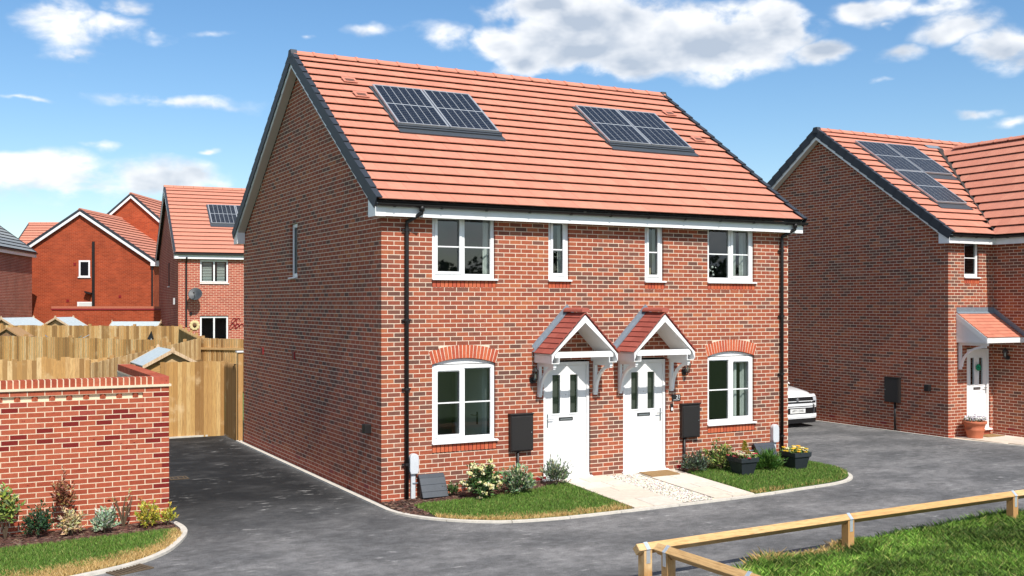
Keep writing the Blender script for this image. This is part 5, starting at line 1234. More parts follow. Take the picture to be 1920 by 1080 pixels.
mb = MB(); mb.lathe([(0, .0), (.17, .0), (.185, .02), (.18, .05), (.215, .2), (.235, .235), (.215, .25), (.245, .36), (.275, .38), (.275, .43), (.24, .43), (.235, .36), (0, .36)], c, 24); mb.build('pot', 'terracotta', tp, smooth=True)
mb = MB()
for _ in range(60):
    a, r = uni(0, 6.3), .25 * math.sqrt(rnd()); cc = Vector((c[0] + r * math.cos(a), c[1] + r * math.sin(a), .42 + uni(.02, .14)))
    for k in range(4): mb.ball(cc + Vector((uni(-.02, .02), uni(-.02, .02), 0)), .018, random.choice([(.75, .75, .72), (.55, .5, .6)]), 5, 3)
mb.build('flower', 'petal', tp, kind='stuff')
mb = MB()
for _ in range(240): a, r = uni(0, 6.3), .27 * math.sqrt(rnd()); cc = Vector((c[0] + r * math.cos(a), c[1] + r * math.sin(a), .40 + uni(0, .10))); d = Vector((uni(-1, 1), uni(-1, 1), uni(0, 1))).normalized() * .06; s = d.cross(Z3).normalized() * .012; mb.poly([cc, cc + d * .5 + s, cc + d, cc + d * .5 - s], random.choice(G1))
mb.build('foliage', 'leaf', tp, kind='stuff')
def doormat(name, label, x0, x1, y0, y1, zf):
    mb = MB(); n = len(mb.v); P = [(x0, y0), (x1, y0), (x1, y1), (x0, y1)]; mb.v = [(x, y, zf(x, y)) for x, y in P] + [(x, y, zf(x, y) + .016) for x, y in P]
    for f in ((3, 2, 1, 0), (4, 5, 6, 7), (0, 1, 5, 4), (1, 2, 6, 5), (2, 3, 7, 6), (3, 0, 4, 7)): mb.f.append(list(f)); mb.c.append((1, 1, 1)); mb.uv.append(None)
    tag(mb.build(name, 'doormat', bevel=.003), label, 'doormat', 'coir doormats')
doormat('doormat', 'brown coir doormat on the slabs below the door numbered 21', 4.99, 5.62, -.50, -.10, lambda x, y: bank(x, y) + .041)
doormat('doormat', 'brown coir doormat below the right-hand house door', 15.95, 16.55, 1.0, 1.36, lambda x, y: .03)
# slabs by the right-hand house door
rp = MB(); rp.poly([(RX - .01, RY - .002, .008), (RX + .10, .3, .008), (RX + .55, -1.5, .008), (XI - .002, -1.5, .008), (XI - .002, RY - .002, .008)]); rp = struct(rp.build('path', 'mortar'))
for i in range(3):
    for j in range(4):
        x0, x1 = RX + .22 + i * .47, RX + .22 + (i + 1) * .47; y1 = RY - .02 - j * .45; y0 = y1 - .45
        if x0 < RX + .02 + max(0, (1.0 - y0)) * .22: x0 = RX + .04 + max(0, (1.0 - y0)) * .24
        if x1 - x0 < .1: continue
        mb = MB(); mb.box((x0 + .004, y0 + .004, .009), (min(x1, XI - .01) - .004, y1 - .004, .028), random.choice(SLB)); mb.build('paving_slab', 'slab', rp)
# drain covers
def cover(name, label, c, ax, w, l, bars):
    t = thing(name, label, 'drain', c); ax = Vector(ax).normalized(); s = Vector((-ax.y, ax.x, 0)); c = Vector(c)
    mb = MB(); e = .03
    mb.obox(c - ax * l / 2 - s * w / 2 + Z3 * .002, ax * l, s * e, Z3 * .012); mb.obox(c - ax * l / 2 + s * (w / 2 - e) + Z3 * .002, ax * l, s * e, Z3 * .012); mb.obox(c - ax * l / 2 - s * (w / 2 - e) + Z3 * .002, ax * e, s * (w - 2 * e), Z3 * .012); mb.obox(c + ax * (l / 2 - e) - s * (w / 2 - e) + Z3 * .002, ax * e, s * (w - 2 * e), Z3 * .012)
    mb.build('frame', 'stem', t)
    mb = MB(); mb.obox(c - ax * (l / 2 - e) - s * (w / 2 - e) + Z3 * .001, ax * (l - 2 * e), s * (w - 2 * e), Z3 * .002); mb.build('pit', 'dark_roof', t)
    for i in range(bars): mb = MB(); x = -l / 2 + e + (i + .5) * (l - 2 * e) / bars; mb.obox(c + ax * (x - .012) - s * (w / 2 - e) + Z3 * .004, ax * .024, s * (w - 2 * e), Z3 * .009); mb.build('bar', 'stem', t)
cover('drain_grating', 'rusty road gully grating beside the curved kerb', on_z(240, 1069), (.92, .39, 0), .34, .50, 9)
cover('inspection_cover', 'small pale inspection cover on the dark side drive', on_z(334, 897), (1, 0, 0), .30, .34, 3)

# ------------------------------------------------------------------ timber fences and sheds
FC = [(.58, .35, .13), (.50, .28, .095), (.62, .40, .17), (.42, .23, .075), (.56, .35, .15), (.66, .47, .24), (.34, .19, .065), (.27, .145, .048)]; FC2 = [(.50, .285, .09), (.44, .24, .072), (.54, .33, .115), (.48, .28, .095), (.36, .19, .055), (.60, .40, .16), (.28, .145, .042)]
def fence(label, pts, h, bw=.105, cols=FC, zf=rise, posts=True, rail=None, top_jit=.012, post_h=.05, loc=None):
    t = thing('timber_fence', label, 'fence', (pts[0] + pts[-1]) / 2 if len(pts) > 1 else pts[0]); cache = {}
    for a, b in zip(pts, pts[1:]):
        a, b = Vector((a.x, a.y, 0)), Vector((b.x, b.y, 0)); d = (b - a).normalized(); s = Vector((-d.y, d.x, 0)); L = (b - a).length; n = max(1, round(L / bw)); w = L / n
        if s.dot(CAM - a) < 0: s = -s
        e = d if d.dot(CAM - (a + b) / 2) > 0 else -d
        for i in range(n):
            c = a + d * (w * (i + .5)); k = random.randrange(len(cols)); key = (k, round(w, 3), h, round(d.x, 3))
            if key not in cache:
                mb = MB(); mb.prism([-e * (w / 2 + .008) + s * .0, e * (w / 2) + s * .0, e * (w / 2) + s * .036, -e * (w / 2 + .008) + s * .010], Z3 * h, cols[k]); cache[key] = mb.mesh('board')
            put('board', cache[key], 'timber_upright', t, mw=Matrix.Translation(c + Z3 * (zf(c) + uni(-top_jit, top_jit) - .02)))
        if posts:
            m = max(1, round(L / 1.85))
            for i in range(m + 1):
                c = a + d * (L * i / m) - s * .06; mb = MB(); mb.obox(c - d * .05 - s * .05 + Z3 * (zf(c) - .05), d * .1, s * .1, Z3 * (h + .05 + post_h)); mb.build('post', 'timber_post', t)
        if rail:
            for zr in rail: mb = MB(); mb.obox(a - s * .012 + Z3 * (zf(a) + zr) + s * .04, d * L, s * .045, Z3 * .075 + Z3 * 0, random.choice(cols)); mb.build('rail', 'timber_x', t)
    return t
gl_, gr_ = on_z(300, 822), on_z(421, 815.5)
fence('tall golden close-board fence across the end of the side drive', [gl_, gr_], 1.85, .103, FC2, posts=False)
fence('short shade-toned fence panel between the drive fence and the house', [gr_ + Vector((.02, -.03, 0)), Vector((-.10, 9.08, 0))], 1.83, .11, [(.30, .17, .06), (.34, .20, .08), (.26, .15, .05)], posts=False)  # darker board colours paint in the shade of a side-facing panel
gp = thing('gate_post', 'tall dark timber gate post with pale cap at the house corner', 'post', (-.06, 9.0, 0)); mb = MB(); mb.box((-.115, 8.95, 0), (-.012, 9.05, 2.10)); mb.build('post', 'timber_post', gp); mb = MB(); mb.box((-.15, 8.92, 2.101), (.02, 9.08, 2.135)); mb.build('cap', 'upvc', gp)
def row(u0, u1, dist0, dist1): 
    a, b = at(u0, 570, dist0), at(u1, 570, dist1); a.z = b.z = 0; return [a, b]
fence('nearest fence row with ragged tops just behind the garden wall', row(-90, 235, 27.0, 28.8), 1.80, .115, FC, top_jit=.06, posts=False)
fence('middle golden fence row behind the garden wall', row(-110, 305, 38.5, 35.0), 1.86, .108, FC)
fence('far fence row in front of the garden sheds', row(-80, 336, 46.0, 45.0), 1.84, .11, FC)
fence('side fence slanting back between the gardens', row(170, 376, 26.5, 37.2), 1.80, .10, [(.36, .23, .10), (.46, .32, .15), (.28, .17, .07), (.52, .38, .2)], rail=(1.25,))
fence('fence panel with a pale rail below the kitchen window of the solar house', row(378, 470, 37.2, 36.4), 1.80, .105, FC, rail=(1.38,))
fence('short fence length joining the far fence row to the kitchen fence', row(337, 377, 45.0, 37.3), 1.80, .105, [(.36, .23, .10), (.46, .32, .15)])
def shed(label, c, ax, w, l, eh, rh_, zg):
    """c centre of the front gable base, ax direction in which the ridge runs back"""
    t = thing('garden_shed', label, 'shed', (c[0], c[1], zg)); ax = Vector(ax).normalized(); s = Vector((ax.y, -ax.x, 0)); c = Vector((c[0], c[1], zg)); P = lambda x, y, z: c + s * x + ax * y + Z3 * z
    mb = MB(); mb.prism([P(-w / 2, 0, 0), P(w / 2, 0, 0), P(w / 2, 0, eh), P(0, 0, rh_ - .03), P(-w / 2, 0, eh)], ax * l, (.46, .29, .13)); body = mb.build('body', 'timber_upright', t)
    n = 8
    for i in range(n):
        z0, z1 = eh * i / n, eh * (i + 1) / n; mb = MB(); mb.obox(P(-w / 2 + .01, -.012, z0 + .004), s * (w - .02), ax * .011, Z3 * (z1 - z0 - .008), random.choice(FC2)); mb.build('cladding_board', 'timber_x', body)
    dz = (rh_ - eh) / (w / 2)
    for sg in (-1, 1):
        mb = MB(); e = w / 2 + .12; q = [P(0, -.12, rh_), P(sg * e, -.12, rh_ - e * dz), P(sg * e, -.12, rh_ - e * dz + .03), P(0, -.12, rh_ + .03)]; mb.prism(q, ax * (l + .24)); mb.build('roof_panel', 'felt', t)
        for yy in (-.14, l + .12): mb = MB(); q = [P(0, yy, rh_ + .04), P(sg * (e + .01), yy, rh_ - e * dz + .035), P(sg * (e + .01), yy, rh_ - e * dz - .055), P(0, yy, rh_ - .06)]; mb.prism(q, ax * .018, (.62, .46, .30)); mb.build('bargeboard', 'timber_upright', t)
    for yy in (-.15, l + .13): mb = MB(); mb.prism([P(-.05, yy, rh_ - .05), P(.05, yy, rh_ - .05), P(.05, yy, rh_ + .05), P(0, yy, rh_ + .11), P(-.05, yy, rh_ + .05)], ax * .02, (.62, .46, .30)); mb.build('finial', 'timber_upright', t)
q = at(322, 657, 28.0); shed('small shed with pale felt roof just behind the side drive fence', (q.x, q.y), (0, 1, 0), 1.25, 1.85, 1.68, 2.02, 0)
for lab, u, v, dst, ax, w, l in (('pale-roofed shed at the far left behind the far fence', 6, 597, 48, RT + FW * .1, 1.5, 2.0), ('pale-roofed shed second from left behind the far fence', 107, 596, 49, RT * .75 + FW * .75, 1.55, 1.1)):
    q = at(u, v, dst); shed(lab, (q.x, q.y), FW + RT * .2, w, l, q.z - rise(q) - .42, q.z - rise(q), rise(q))
q = at(216, 604, 48.6); shed('long pale-roofed shed seen from the side behind the far fence', (q.x, q.y), RT, 1.5, 1.95, q.z - rise(q) - .36, q.z - rise(q) + .0, rise(q))
# a small dark playhouse gable showing above the middle fence
q = at(14, 617, 41); t = thing('playhouse', 'dark timber playhouse gable peeping above the middle fence at far left', 'playhouse', (q.x, q.y, rise(q))); P = lambda x, z: q + RT * x + Z3 * z
mb = MB(); mb.prism([P(-.45, -.5), P(.45, -.5), P(.45, -.28), P(0, .0), P(-.45, -.28)] + [], FW * .9, (.20, .11, .06)); mb.build('body', 'timber_upright', t)
mb = MB(); hz = q.z - rise(q) - .5; mb.prism([P(-.45, -.51 - hz), P(.45, -.51 - hz), P(.45, -.51), P(-.45, -.51)], FW * .9, (.22, .12, .06)); mb.build('base', 'timber_upright', t)
for sg in (-1, 1): mb = MB(); mb.prism([P(0, .06) - FW * .1, P(sg * .58, -.30) - FW * .1, P(sg * .58, -.36) - FW * .1, P(0, .0) - FW * .1], FW * 1.1, (.34, .2, .09)); mb.build('roof_panel', 'timber_upright', t)
# rotary clothes line above the middle fence
q = at(118, 640, 41); t = thing('rotary_clothes_line', 'thin rotary clothes line folded out above the middle fence', 'clothes line', (q.x, q.y, rise(q))); mb = MB(); mb.tube([(q.x, q.y, rise(q)), (q.x, q.y, q.z + .15)], .022, 6); mb.build('pole', 'steel', t)
for k in range(4):
    a = .5 + k * math.pi / 2; d = Vector((math.cos(a), math.sin(a), 0)); mb = MB(); mb.tube([q - Z3 * .25, q + d * 1.15 + Z3 * .22], .014, 5); mb.build('arm', 'steel', t)
q = at(282, 634, 45 - .5); t = thing('garden_ornament', 'black teardrop ornament hung on the far fence', 'ornament', (q.x, q.y, q.z - .3)); mb = MB(); mb.prism([q + RT * x + Z3 * z for x, z in ((-.17, -.30), (.19, -.30), (.15, -.05), (.05, .30), (-.10, .0))], -FW * .05); mb.build('body', 'black_plastic', t); mb = MB(); mb.prism([q + RT * x + Z3 * z - FW * .052 for x, z in ((.02, -.16), (.07, -.16), (.05, .02))], -FW * .004); mb.build('mark', 'white_print', t)
# ------------------------------------------------------------------ houses beyond the gardens
def on_plane(u, v, o, n): d = pdir(u, v); return CAM + d * ((Vector(o) - CAM).dot(n) / d.dot(n))
GREYT = [(.24, .26, .27), (.21, .23, .24), (.26, .28, .28)]
def bg_house(label, o, ex, ey, w, dl, zg, eave, ridge, wall, cols=TILE, gauge=.33, ov=.18, skip_front=False, slopes=(0, 1), gables=(0,), name='brick_house'):
    """o base corner, ex across the gable, ey along the ridge; gable 0 stands at o"""
    o = Vector((o[0], o[1], 0)); ex, ey = Vector(ex).normalized(), Vector(ey).normalized(); t = thing(name, label, 'house', (o.x, o.y, zg)); P = lambda x, y, z: o + ex * x + ey * y + Z3 * z
    k = (ridge - eave) / (w / 2 + ov); ew = eave + k * ov; c = .12     # wall top just under the roof plane
    mb = MB()
    for y in (0, dl): mb.wallpoly([P(0, y, zg - .1), P(w, y, zg - .1), P(w, y, ew - c), P(w / 2, y, ridge - c), P(0, y, ew - c)], o, ex)
    for x in ((0, w) if not skip_front else (w,)): mb.wallpoly([P(x, 0, zg - .1), P(x, dl, zg - .1), P(x, dl, ew - c), P(x, 0, ew - c)], o, ey)
    mb.build('wall', wall, t)
    mb = MB(); h_ = -.12; mb.prism([P(-ov, -ov, eave - .06), P(w / 2, -ov, ridge - .06), P(w + ov, -ov, eave - .06), P(w / 2, -ov, ridge - .10)], ey * (dl + 2 * ov)); rf = mb.build('roof', 'dark_roof', t)
    L = math.hypot(w / 2 + ov, ridge - eave); nc = round(L / gauge); g_ = L / nc; Wd = dl + 2 * ov
    for s in slopes:
        U = ((-ex if s == 0 else ex) * (w / 2 + ov) - Z3 * (ridge - eave)).normalized(); Nn = (U.cross(ey)).normalized()
        if Nn.z < 0: Nn = -Nn
        for r in range(nc):
            a = P(w / 2, -ov + .02, ridge) + U * (r * g_); mb = MB(); q = [a - Nn * .014, a + U * (g_ + .012) + Nn * .034, a + U * (g_ + .012) + Nn * .018, a - Nn * .03]
            mb.prism(q, ey * (Wd - .04), random.choice(cols)); mb.build('tile_course', 'tile', rf)
    mb = MB(); a = P(w / 2, -ov, ridge + .02)
    n = max(2, round(Wd / .45))
    for i in range(n):
        b = a + ey * (Wd * i / n); mb = MB(); q = [b + ex * .12 - Z3 * .07, b + ex * .05 + Z3 * .045, b - ex * .05 + Z3 * .045, b - ex * .12 - Z3 * .07]; mb.prism(q, ey * (Wd / n - .012), cols[0]); mb.build('ridge_tile', 'tile', rf)
    for gi in (0, 1):
        y = -ov if gi == 0 else dl + ov; sg = -1 if gi == 0 else 1
        for s in (-1, 1):
            a, b = P(w / 2, y, ridge), P(w / 2 + s * (w / 2 + ov), y, eave); up = Z3 * .05
            mb = MB(); mb.prism([a + up, b + up, b - Z3 * .11, a - Z3 * .11], ey * (-sg * .07) - ey * sg * 0); mb.build('verge', 'verge', rf)
            mb = MB(); a2, b2 = a - Z3 * .10 - ey * sg * .005, b - Z3 * .10 - ey * sg * .005; mb.prism([a2, b2, b2 - Z3 * .17, a2 - Z3 * .17], ey * (-sg * .03)); mb.build('bargeboard', 'upvc', t)
    for s in (0, 1):
        x = -ov if s == 0 else w + ov; d = 1 if s == 0 else -1
        mb = MB(); mb.obox(P(x + d * .03, -ov + .02, eave - .27), ey * (dl + 2 * ov - .04), ex * (d * .02), Z3 * .22); mb.obox(P(x + d * .05, -ov + .02, eave - .27), ey * (dl + 2 * ov - .04), ex * (d * (ov - .06)), Z3 * .012); mb.build('fascia', 'upvc', t)
        mb = MB(); mb.obox(P(x - d * .06, -ov - .02, eave - .10), ey * (dl + 2 * ov + .04), ex * (d * .09), Z3 * .07); mb.build('gutter', 'black_plastic', t)
        for y0 in (-ov, dl): mb = MB(); mb.obox(P(x + d * .0, y0 + .01, eave - .275), ex * (d * .30), ey * (ov - .02), Z3 * .24); mb.build('eaves_box', 'upvc', t)
    return t, P
# house with solar panels, a little turned to the main pair
th = math.radians(23.4); SXd = FW * math.cos(th) - RT * math.sin(th); SYd = RT * math.cos(th) + FW * math.sin(th)
so_ = at(334, 570, 45.0); so_.z = 0; SZG = rise(so_)
sh, SP_ = bg_house('red brick house with two solar panels and a satellite dish behind the fences', so_, SXd, SYd, 8.6, 6.2, SZG, 5.42, 8.62, 'brickwork_red', skip_front=True)
FS = Frame(so_, SYd, -SXd); sw = lambda u, v: ((on_plane(u, v, so_, SXd) - so_).dot(SYd), on_plane(u, v, so_, SXd).z)
sa0, sz1 = sw(375, 484); sa1, sz0 = sw(428, 531); ga1, gz1 = sw(428, 593); gz0 = gz1 - 1.15
SB = []; RC = [(.40, .085, .052), (.36, .072, .045), (.43, .105, .065), (.33, .062, .04)]
brick_wall(SB, 'front_wall', sh, FS, 6.2, 0, 66, [rect_op(sa0, sa1, sz0, sz1 + .3 if sz1 > 5.1 else sz1), rect_op(sa0, ga1, gz0, gz1)], par=0, colfn=lambda k, c: random.choice(RC), zoff=SZG, mortar='pale_mortar', ends=True)
place_pieces('brick', 'brick', SB)
ws_ = add_window(sh, FS, sa0, sa1, sz0, min(sz1, 5.12), [(0, .5, False), (.5, 1, False)], 0, room=.9)
for (a, b) in ((sa0 + .12, sa0 + .5), (sa0 + .72, sa1 - .13)):
    for i in range(14):
        mb = MB(); FS.box(mb, a, b, .14, .17, sz0 + .1 + i * .066, sz0 + .14 + i * .066); mb.build('blind_slat', 'curtain', ws_)
add_window(sh, FS, sa0, sa1, gz0, gz1, [(0, .5, False), (.5, 1, False)], 0, room=1.2, curtain=())
mb = MB(); s_, z_ = sw(349, 560); mb.tube([FS.p(s_, -.24, 5.2), FS.p(s_, -.04, 4.95), FS.p(s_, -.04, SZG)], .04, 8); mb.build('downpipe', 'black_plastic', sh)
for (u, v, r_) in ((357.5, 588, .06),):
    s_, z_ = sw(u, v); mb = MB(); mb.lathe([(0, 0), (r_, 0), (r_, .05), (0, .05)], (0, 0, 0), 12); R = FS.N.to_track_quat('Z', 'Y').to_matrix().to_4x4(); R.translation = FS.p(s_, -.001, z_); put('vent', mb.mesh('vent'), 'black_plastic', sh, mw=R)
y1 = (on_plane(317, 508, so_, SYd) - so_).dot(SXd); mb = MB(); o = so_ + SXd * y1
FGs = Frame(so_ + SXd * 8.6, -SXd, -SYd); mb = MB(); FGs.box(mb, 8.6 - y1 - .22, 8.6 - y1 + .22, -.02, .02, 4.05, 5.1); mb.build('side_window', 'black_plastic', sh); mb = MB(); FGs.box(mb, 8.6 - y1 - .26, 8.6 - y1 + .26, -.06, .02, 4.0, 4.05); mb.build('side_sill', 'upvc', sh)
y2 = (on_plane(328, 563, so_, SYd) - so_).dot(SXd); mb = MB(); FGs.box(mb, 8.6 - y2 - .15, 8.6 - y2 + .15, -.07, .0, 3.22, 3.5); mb.build('alarm_box', 'upvc', sh)
srf = [o for o in sh.children if o.name.startswith('roof')][0]
kS = math.atan2(3.2, 4.48); US = (-SXd * math.cos(kS) - Z3 * math.sin(kS)); NS = (-SXd * math.sin(kS) + Z3 * math.cos(kS)); rS = so_ + SXd * 4.3 + Z3 * 8.62
def roofS(u, v): p = on_plane(u, v, rS, NS); return (p - rS).dot(SYd), (p - rS).dot(US)
a0, t0 = roofS(389, 386); a1, t1 = roofS(441, 424)
for i in range(2): solar_panel(srf, rS + SYd * (a0 + i * 1.22) + US * t0 + NS * .0, SYd, US, NS, 1.19, max(1.3, t1 - t0 - .1), 6, 10)
mb = MB(); mb.obox(rS + SYd * (a0 - .06) + US * (t0 - .06), SYd * 2.6, US * (t1 - t0 + .2), NS * .035); mb.build('solar_tray', 'grey_plastic', srf)
s_, z_ = sw(360, 555); dsh = thing('satellite_dish', 'grey satellite dish on the wall of the solar house', 'dish', FS.p(s_, 0, z_)); c = FS.p(s_ + .08, -.42, z_ + .08); ax_ = (FS.N * .85 + SYd * -.25 + Z3 * .45).normalized()
mb = MB(); mb.lathe([(0, -.06), (.15, -.045), (.27, .0), (.29, .012), (.27, .012), (.15, -.03), (0, -.045)], (0, 0, 0), 20); R = ax_.to_track_quat('Z', 'Y').to_matrix().to_4x4(); R.translation = c; put('dish', mb.mesh('dish'), 'planter', dsh, smooth=True, mw=R)
mb = MB(); mb.tube([FS.p(s_ - .04, -.001, z_), FS.p(s_, -.2, z_), c - ax_ * .05], .022, 6); mb.tube([c - ax_ * .03 - Z3 * .24, c + ax_ * .40 - Z3 * .12], .012, 6); mb.build('arm', 'grey_plastic', dsh); mb = MB(); mb.tube([c + ax_ * .34 - Z3 * .12, c + ax_ * .46 - Z3 * .11], .03, 8); mb.build('receiver', 'grey_plastic', dsh)
s_, z_ = sw(365, 610); t = thing('wall_flower_ornament', 'cream sunflower ornament on the solar house wall', 'ornament', FS.p(s_, 0, z_)); mb = MB()
for k in range(10): a = k * .6283; mb.ball(FS.p(s_ + .15 * math.cos(a), -.02, z_ + .15 * math.sin(a)), .075, (.62, .50, .25), 6, 4, (1, .4, 1))
mb.build('petal', 'petal', t); mb = MB(); mb.ball(FS.p(s_, -.04, z_), .08, (.12, .05, .02), 8, 5); mb.build('centre', 'petal', t)
s_, z_ = sw(446, 606); t = thing('wall_script_sign', 'dark red metal script sign on the solar house wall', 'sign', FS.p(s_, 0, z_)); mb = MB()
for (ox, oz, sc) in ((0, .12, .13), (-.06, -.14, .16), (.14, -.13, .13)):
    mb.tube([FS.p(s_ + ox + sc * 1.3 * math.cos(q * .55) * (.6 + .04 * q) - .02 * q, -.02, z_ + oz + sc * .8 * math.sin(q * .9)) for q in range(13)], .016, 5)
mb.build('lettering', 'red_metal', t)
# orange-red gable-fronted house
go = at(152, 570, 58); go.z = 0; hw = 3.95
gh, GPf = bg_house('orange brick house with its gable and tall black soil pipe facing the gardens', go - RT * hw, RT, FW, 2 * hw, 9, .85, 5.58, 8.37, 'brickwork_orange')
Fg = Frame(go - RT * hw, RT, -FW); gwin = lambda u, v: (hw + (u - 152) / FPX * 58, CAM.z + (HORIZ - v) / FPX * 58)
def flat_window(par, F, s0, s1, z0, z1, bar=False, pane='car_glass'):
    mb = MB(); f = .09; F.box(mb, s0, s0 + f, -.02, .03, z0, z1); F.box(mb, s1 - f, s1, -.02, .03, z0, z1); F.box(mb, s0 + f, s1 - f, -.02, .03, z0, z0 + f); F.box(mb, s0 + f, s1 - f, -.02, .03, z1 - f, z1); F.box(mb, s0 - .04, s1 + .04, -.06, -.0205, z0 - .03, z0 + .03)
    w = mb.build('window', 'upvc', par); mb = MB(); F.box(mb, s0 + f, s1 - f, -.012, -.004, z0 + f, z1 - f); mb.build('pane', pane, w)
    if bar: mb = MB(); m = (s0 + s1) / 2; F.box(mb, m - .05, m + .05, -.018, -.0125, z0 + f, z1 - f); mb.build('mullion', 'upvc', w)
(a, zt_), (b, zb2) = gwin(148, 488), gwin(169, 520); flat_window(gh, Fg, a, b, zb2, zt_)
(a, zt_), (b, zb2) = gwin(145, 566), gwin(176, 590); flat_window(gh, Fg, a, b, zb2, zt_, pane='curtain')
(a, zt_) = gwin(176, 453); mb = MB(); mb.tube([Fg.p(a, -.07, zt_), Fg.p(a, -.07, .8)], .075, 8); mb.build('soil_pipe', 'black_plastic', gh)
(a, z_) = gwin(168, 549); mb = MB(); mb.prism([Fg.p(a - .18, -.05, z_ + .09), Fg.p(a + .16, -.05, z_), Fg.p(a + .16, -.05, z_ - .09), Fg.p(a - .16, -.05, z_ + .0)], FW * -.25); mb.build('hopper', 'black_plastic', gh)
for (u, v) in ((140.5, 495), (127, 564), (225, 556)): (a, z_) = gwin(u, v); mb = MB(); Fg.box(mb, a - .07, a + .07, -.02, -.002, z_ - .07, z_ + .07); mb.build('vent', 'red_metal', gh)
(a, z_) = gwin(286, 500); mb = MB(); mb.tube([Fg.p(a, -.06, z_), Fg.p(a, -.06, .8)], .045, 8); mb.build('downpipe', 'black_plastic', gh)
# taller gable behind it
bo = at(247, 570, 64); bo.z = 0; bh, _p = bg_house('taller orange brick gable behind the soil-pipe house', bo - RT * 4.0, RT, FW, 8.0, 9, .9, 6.2, 9.85, 'brickwork_orange')
Fb = Frame(bo - RT * 4.0, RT, -FW); s0 = 4.0 + (289.5 - 247) / FPX * 64; flat_window(bh, Fb, s0, s0 + .42, CAM.z + (570 - 525) / FPX * 64, CAM.z + (570 - 491) / FPX * 64); flat_window(bh, Fb, s0, s0 + .42, CAM.z + (570 - 590) / FPX * 64, CAM.z + (570 - 568) / FPX * 64, True)
# grey-roofed house at far left
la, lb = at(60, 570, 56), at(0, 570, 50.5); la.z = lb.z = 0; ld = (la - lb).normalized(); lx = Vector((-ld.y, ld.x, 0))
if lx.dot(RT) > 0: lx = -lx
lw = 7.6; bg_house('dark red brick house with a grey tiled roof at the far left edge', la - ld * 8, lx, ld, lw, 8, .8, 5.95, 8.95, 'brickwork_red', cols=GREYT)
# roof farthest away
fo = at(10, 570, 74); fo.z = 0; bg_house('farthest house of which only the orange tiled roof shows', fo, FW, RT, 8.0, 8.5, .9, 6.0, 9.15, 'brickwork_orange', slopes=(0,))
# low boundary wall in front of the soil-pipe house
wa, wb = at(97, 570, 52), at(302, 570, 52); wa.z = wb.z = 0; t = thing('boundary_wall', 'long low orange brick wall in front of the soil-pipe house', 'wall', (wa + wb) / 2 + Z3 * .7); dw = (wb - wa).normalized(); nw = Vector((dw.y, -dw.x, 0))
mb = MB(); L = (wb - wa).length; P4 = lambda s, d, z: wa + dw * s + nw * d + Z3 * z
mb.wallpoly([P4(0, 0, .6), P4(L, 0, .6), P4(L, 0, 2.95), P4(0, 0, 2.95)], wa, dw); mb.wallpoly([P4(0, -.21, .6), P4(L, -.21, .6), P4(L, -.21, 2.95), P4(0, -.21, 2.95)], wa, dw); mb.wallpoly([P4(0, 0, .6), P4(0, -.21, .6), P4(0, -.21, 2.95), P4(0, 0, 2.95)], wa, nw); mb.wallpoly([P4(L, 0, .6), P4(L, -.21, .6), P4(L, -.21, 2.95), P4(L, 0, 2.95)], wa, nw); mb.build('wall_face', 'brickwork_orange', t)
mb = MB(); mb.obox(P4(-.03, .035, 2.95), dw * (L + .06), nw * -.28, Z3 * .07); mb.build('creasing', 'red_metal', t); mb = MB(); mb.obox(P4(-.02, .012, 3.02), dw * (L + .04), nw * -.235, Z3 * .11, (.42, .14, .08)); mb.build('coping', 'red_brick', t)

# ------------------------------------------------------------------ car on the right-hand drive
CX, CY = 13.46, 4.85
car = thing('parked_car', 'white car nosing out from behind the right end of the brick pair', 'car', (CX, CY + 2.1, 0))
SEC = [(0.0, .60, .30, .66), (.05, .70, .26, .74), (.16, .79, .22, .84), (.36, .86, .20, .93), (.75, .89, .20, 1.00), (1.25, .90, .20, 1.06), (2.2, .90, .20, 1.02), (3.2, .90, .20, 1.04), (3.85, .88, .22, 1.06), (4.12, .82, .28, 1.02), (4.2, .74, .36, .92)]
mb = MB(); n = 20
for (y, hw_, zb, zt) in SEC:
    for k in range(n):
        a = 2 * math.pi * k / n; cx_, sz_ = math.cos(a), math.sin(a); e = .42
        mb.v.append((CX + hw_ * math.copysign(abs(cx_) ** e, cx_), CY + y, (zb + zt) / 2 + (zt - zb) / 2 * math.copysign(abs(sz_) ** e, sz_)))
for i in range(len(SEC) - 1):
    for k in range(n): a, b = i * n + k, i * n + (k + 1) % n; mb.f.append([a, b, b + n, a + n])
mb.f += [list(range(n)), list(range((len(SEC) - 1) * n, len(SEC) * n))[::-1]]; mb.c = [(1, 1, 1)] * len(mb.f); mb.uv = [None] * len(mb.f)
body = mb.build('body', 'car_paint', car, smooth=True)
mb = MB(); CS = [(1.15, .74, 1.0, 1.04), (1.85, .66, 1.0, 1.46), (2.5, .64, 1.0, 1.53), (3.3, .64, 1.0, 1.48), (4.0, .66, 1.0, 1.06)]; m = 12
for (y, hw_, zb, zt) in CS:
    for k in range(m): a = math.pi * k / (m - 1); mb.v.append((CX + (hw_ + (.12 if abs(math.sin(a)) < .3 else 0)) * math.copysign(abs(math.cos(a)) ** .45, math.cos(a)), CY + y, zb + (zt - zb) * abs(math.sin(a)) ** .5))
for i in range(len(CS) - 1):
    for k in range(m - 1): a, b = i * m + k, i * m + k + 1; mb.f.append([a, b, b + m, a + m])
mb.c = [(1, 1, 1)] * len(mb.f); mb.uv = [None] * len(mb.f); mb.build('windows', 'car_glass', car, smooth=True)
mb = MB(); mb.box((CX - .56, CY + 1.95, 1.50), (CX + .56, CY + 3.4, 1.545)); mb.build('car_roof', 'car_paint', car, bevel=.02)
def fy(x): ax_ = abs(x); return 0. if ax_ < .5 else (.05 * ((ax_ - .5) / .2) if ax_ < .7 else .05 + .11 * ((ax_ - .7) / .09) if ax_ < .79 else .16 + .20 * ((ax_ - .79) / .07))
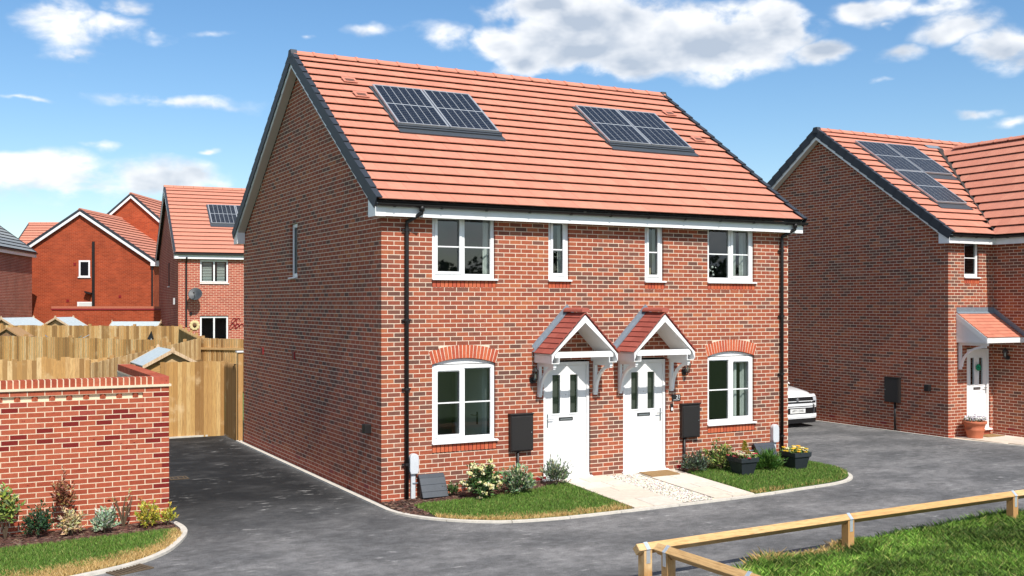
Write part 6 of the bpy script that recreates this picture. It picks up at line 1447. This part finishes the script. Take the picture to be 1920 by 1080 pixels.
def band(name, m, x0, x1, z0, z1, off=.012, lean=0.):
    mb = MB(); N_ = 24
    for i in range(N_):
        a, b = x0 + (x1 - x0) * i / N_, x0 + (x1 - x0) * (i + 1) / N_
        mb.prism([(CX + a, CY + fy(a) - off, z0), (CX + b, CY + fy(b) - off, z0), (CX + b, CY + fy(b) - off + lean, z1), (CX + a, CY + fy(a) - off + lean, z1)], (0, .08, 0))
    return mb.build(name, m, car)
band('bumper', 'car_paint', -.84, .84, .24, .70, .012, .0)
band('grille', 'car_black', -.80, .80, .64, .80, .020, .03); band('bonnet_edge', 'car_paint', -.80, .80, .80, .86, .012, .06)
band('headlamp', 'headlamp', .56, .83, .70, .80, .026, .03); band('headlamp', 'headlamp', -.83, -.56, .70, .80, .026, .03)
band('slot', 'car_black', -.72, .72, .545, .565, .016); band('intake', 'car_black', -.70, .70, .36, .52, .016); band('lower_lip', 'car_paint', -.84, .84, .27, .345, .022); band('skirt', 'car_black', -.82, .82, .12, .26, .004)
pl_ = MB(); pl_.box((CX - .26, CY - .030, .385), (CX + .26, CY - .020, .495)); npl = pl_.build('number_plate', 'plate_white', car)
me = text_mesh('AP71 DXR', .088); R = Matrix.Rotation(math.pi / 2, 4, 'X'); R.translation = Vector((CX, CY - .0325, .440)); put('plate_lettering', me, 'car_black', npl, mw=R)
mb = MB(); mb.lathe([(0, 0), (.045, 0), (.045, .012), (.03, .016), (0, .016)], (0, 0, 0), 14); R = Vector((0, -1, 0)).to_track_quat('Z', 'Y').to_matrix().to_4x4(); R.translation = Vector((CX, CY - .018, .735)); put('badge', mb.mesh('badge'), 'steel', car, mw=R)
for x in (-.80, .80):
    for y in (.82, 3.40):
        mb = MB(); mb.lathe([(.20, -.09), (.29, -.10), (.32, -.08), (.32, .08), (.29, .10), (.20, .09)], (0, 0, 0), 24); R = Matrix.Rotation(math.pi / 2, 4, 'Y'); R.translation = Vector((CX + x, CY + y, .32)); ty = put('wheel', mb.mesh('wheel'), 'tyre', car, smooth=True, mw=R)
        mb = MB(); mb.lathe([(0, -.06), (.2, -.08), (.2, .08), (0, .06)], (0, 0, 0), 16); put('rim', mb.mesh('rim'), 'steel', ty)
for x in (-1, 1): mb = MB(); mb.ball((CX + x * .98, CY + 1.45, 1.02), .1, (1, 1, 1), 10, 6, (1.0, .6, .7)); mb.build('door_mirror', 'car_paint', car, smooth=True)

# ------------------------------------------------------------------ hedgerow across the field (mirrored in the windows)
mb = MB()
for i in range(36):
    x = -10 + i * 3.9 + uni(-1.5, 1.5); y = -100 + uni(-6, 6); h = uni(7.0, 10.0); r = h * .5
    mb.tube([(x, y, 0), (x, y, h * .6)], .18, 5, (.05, .035, .02))
    for _ in range(330):
        a, b = uni(0, 6.28), rnd() ** .4; zz = uni(.12, 1); rr = r * b * math.sin(math.pi * clamp(.1 + zz * .85)) ** .5; c = Vector((x + rr * math.cos(a), y + rr * math.sin(a), h * zz)); d = Vector((uni(-1, 1), uni(-1, 1), uni(-1, 1))).normalized() * .55; s = d.orthogonal().normalized() * .4
        mb.poly([c, c + d * .5 + s, c + d, c + d * .5 - s], random.choice([(.03, .06, .015), (.045, .08, .02), (.02, .04, .012)]))
hd = mb.build('hedgerow', 'leaf', kind='stuff'); tag(hd, 'dark line of trees across the field, mirrored in the windows', 'hedgerow')
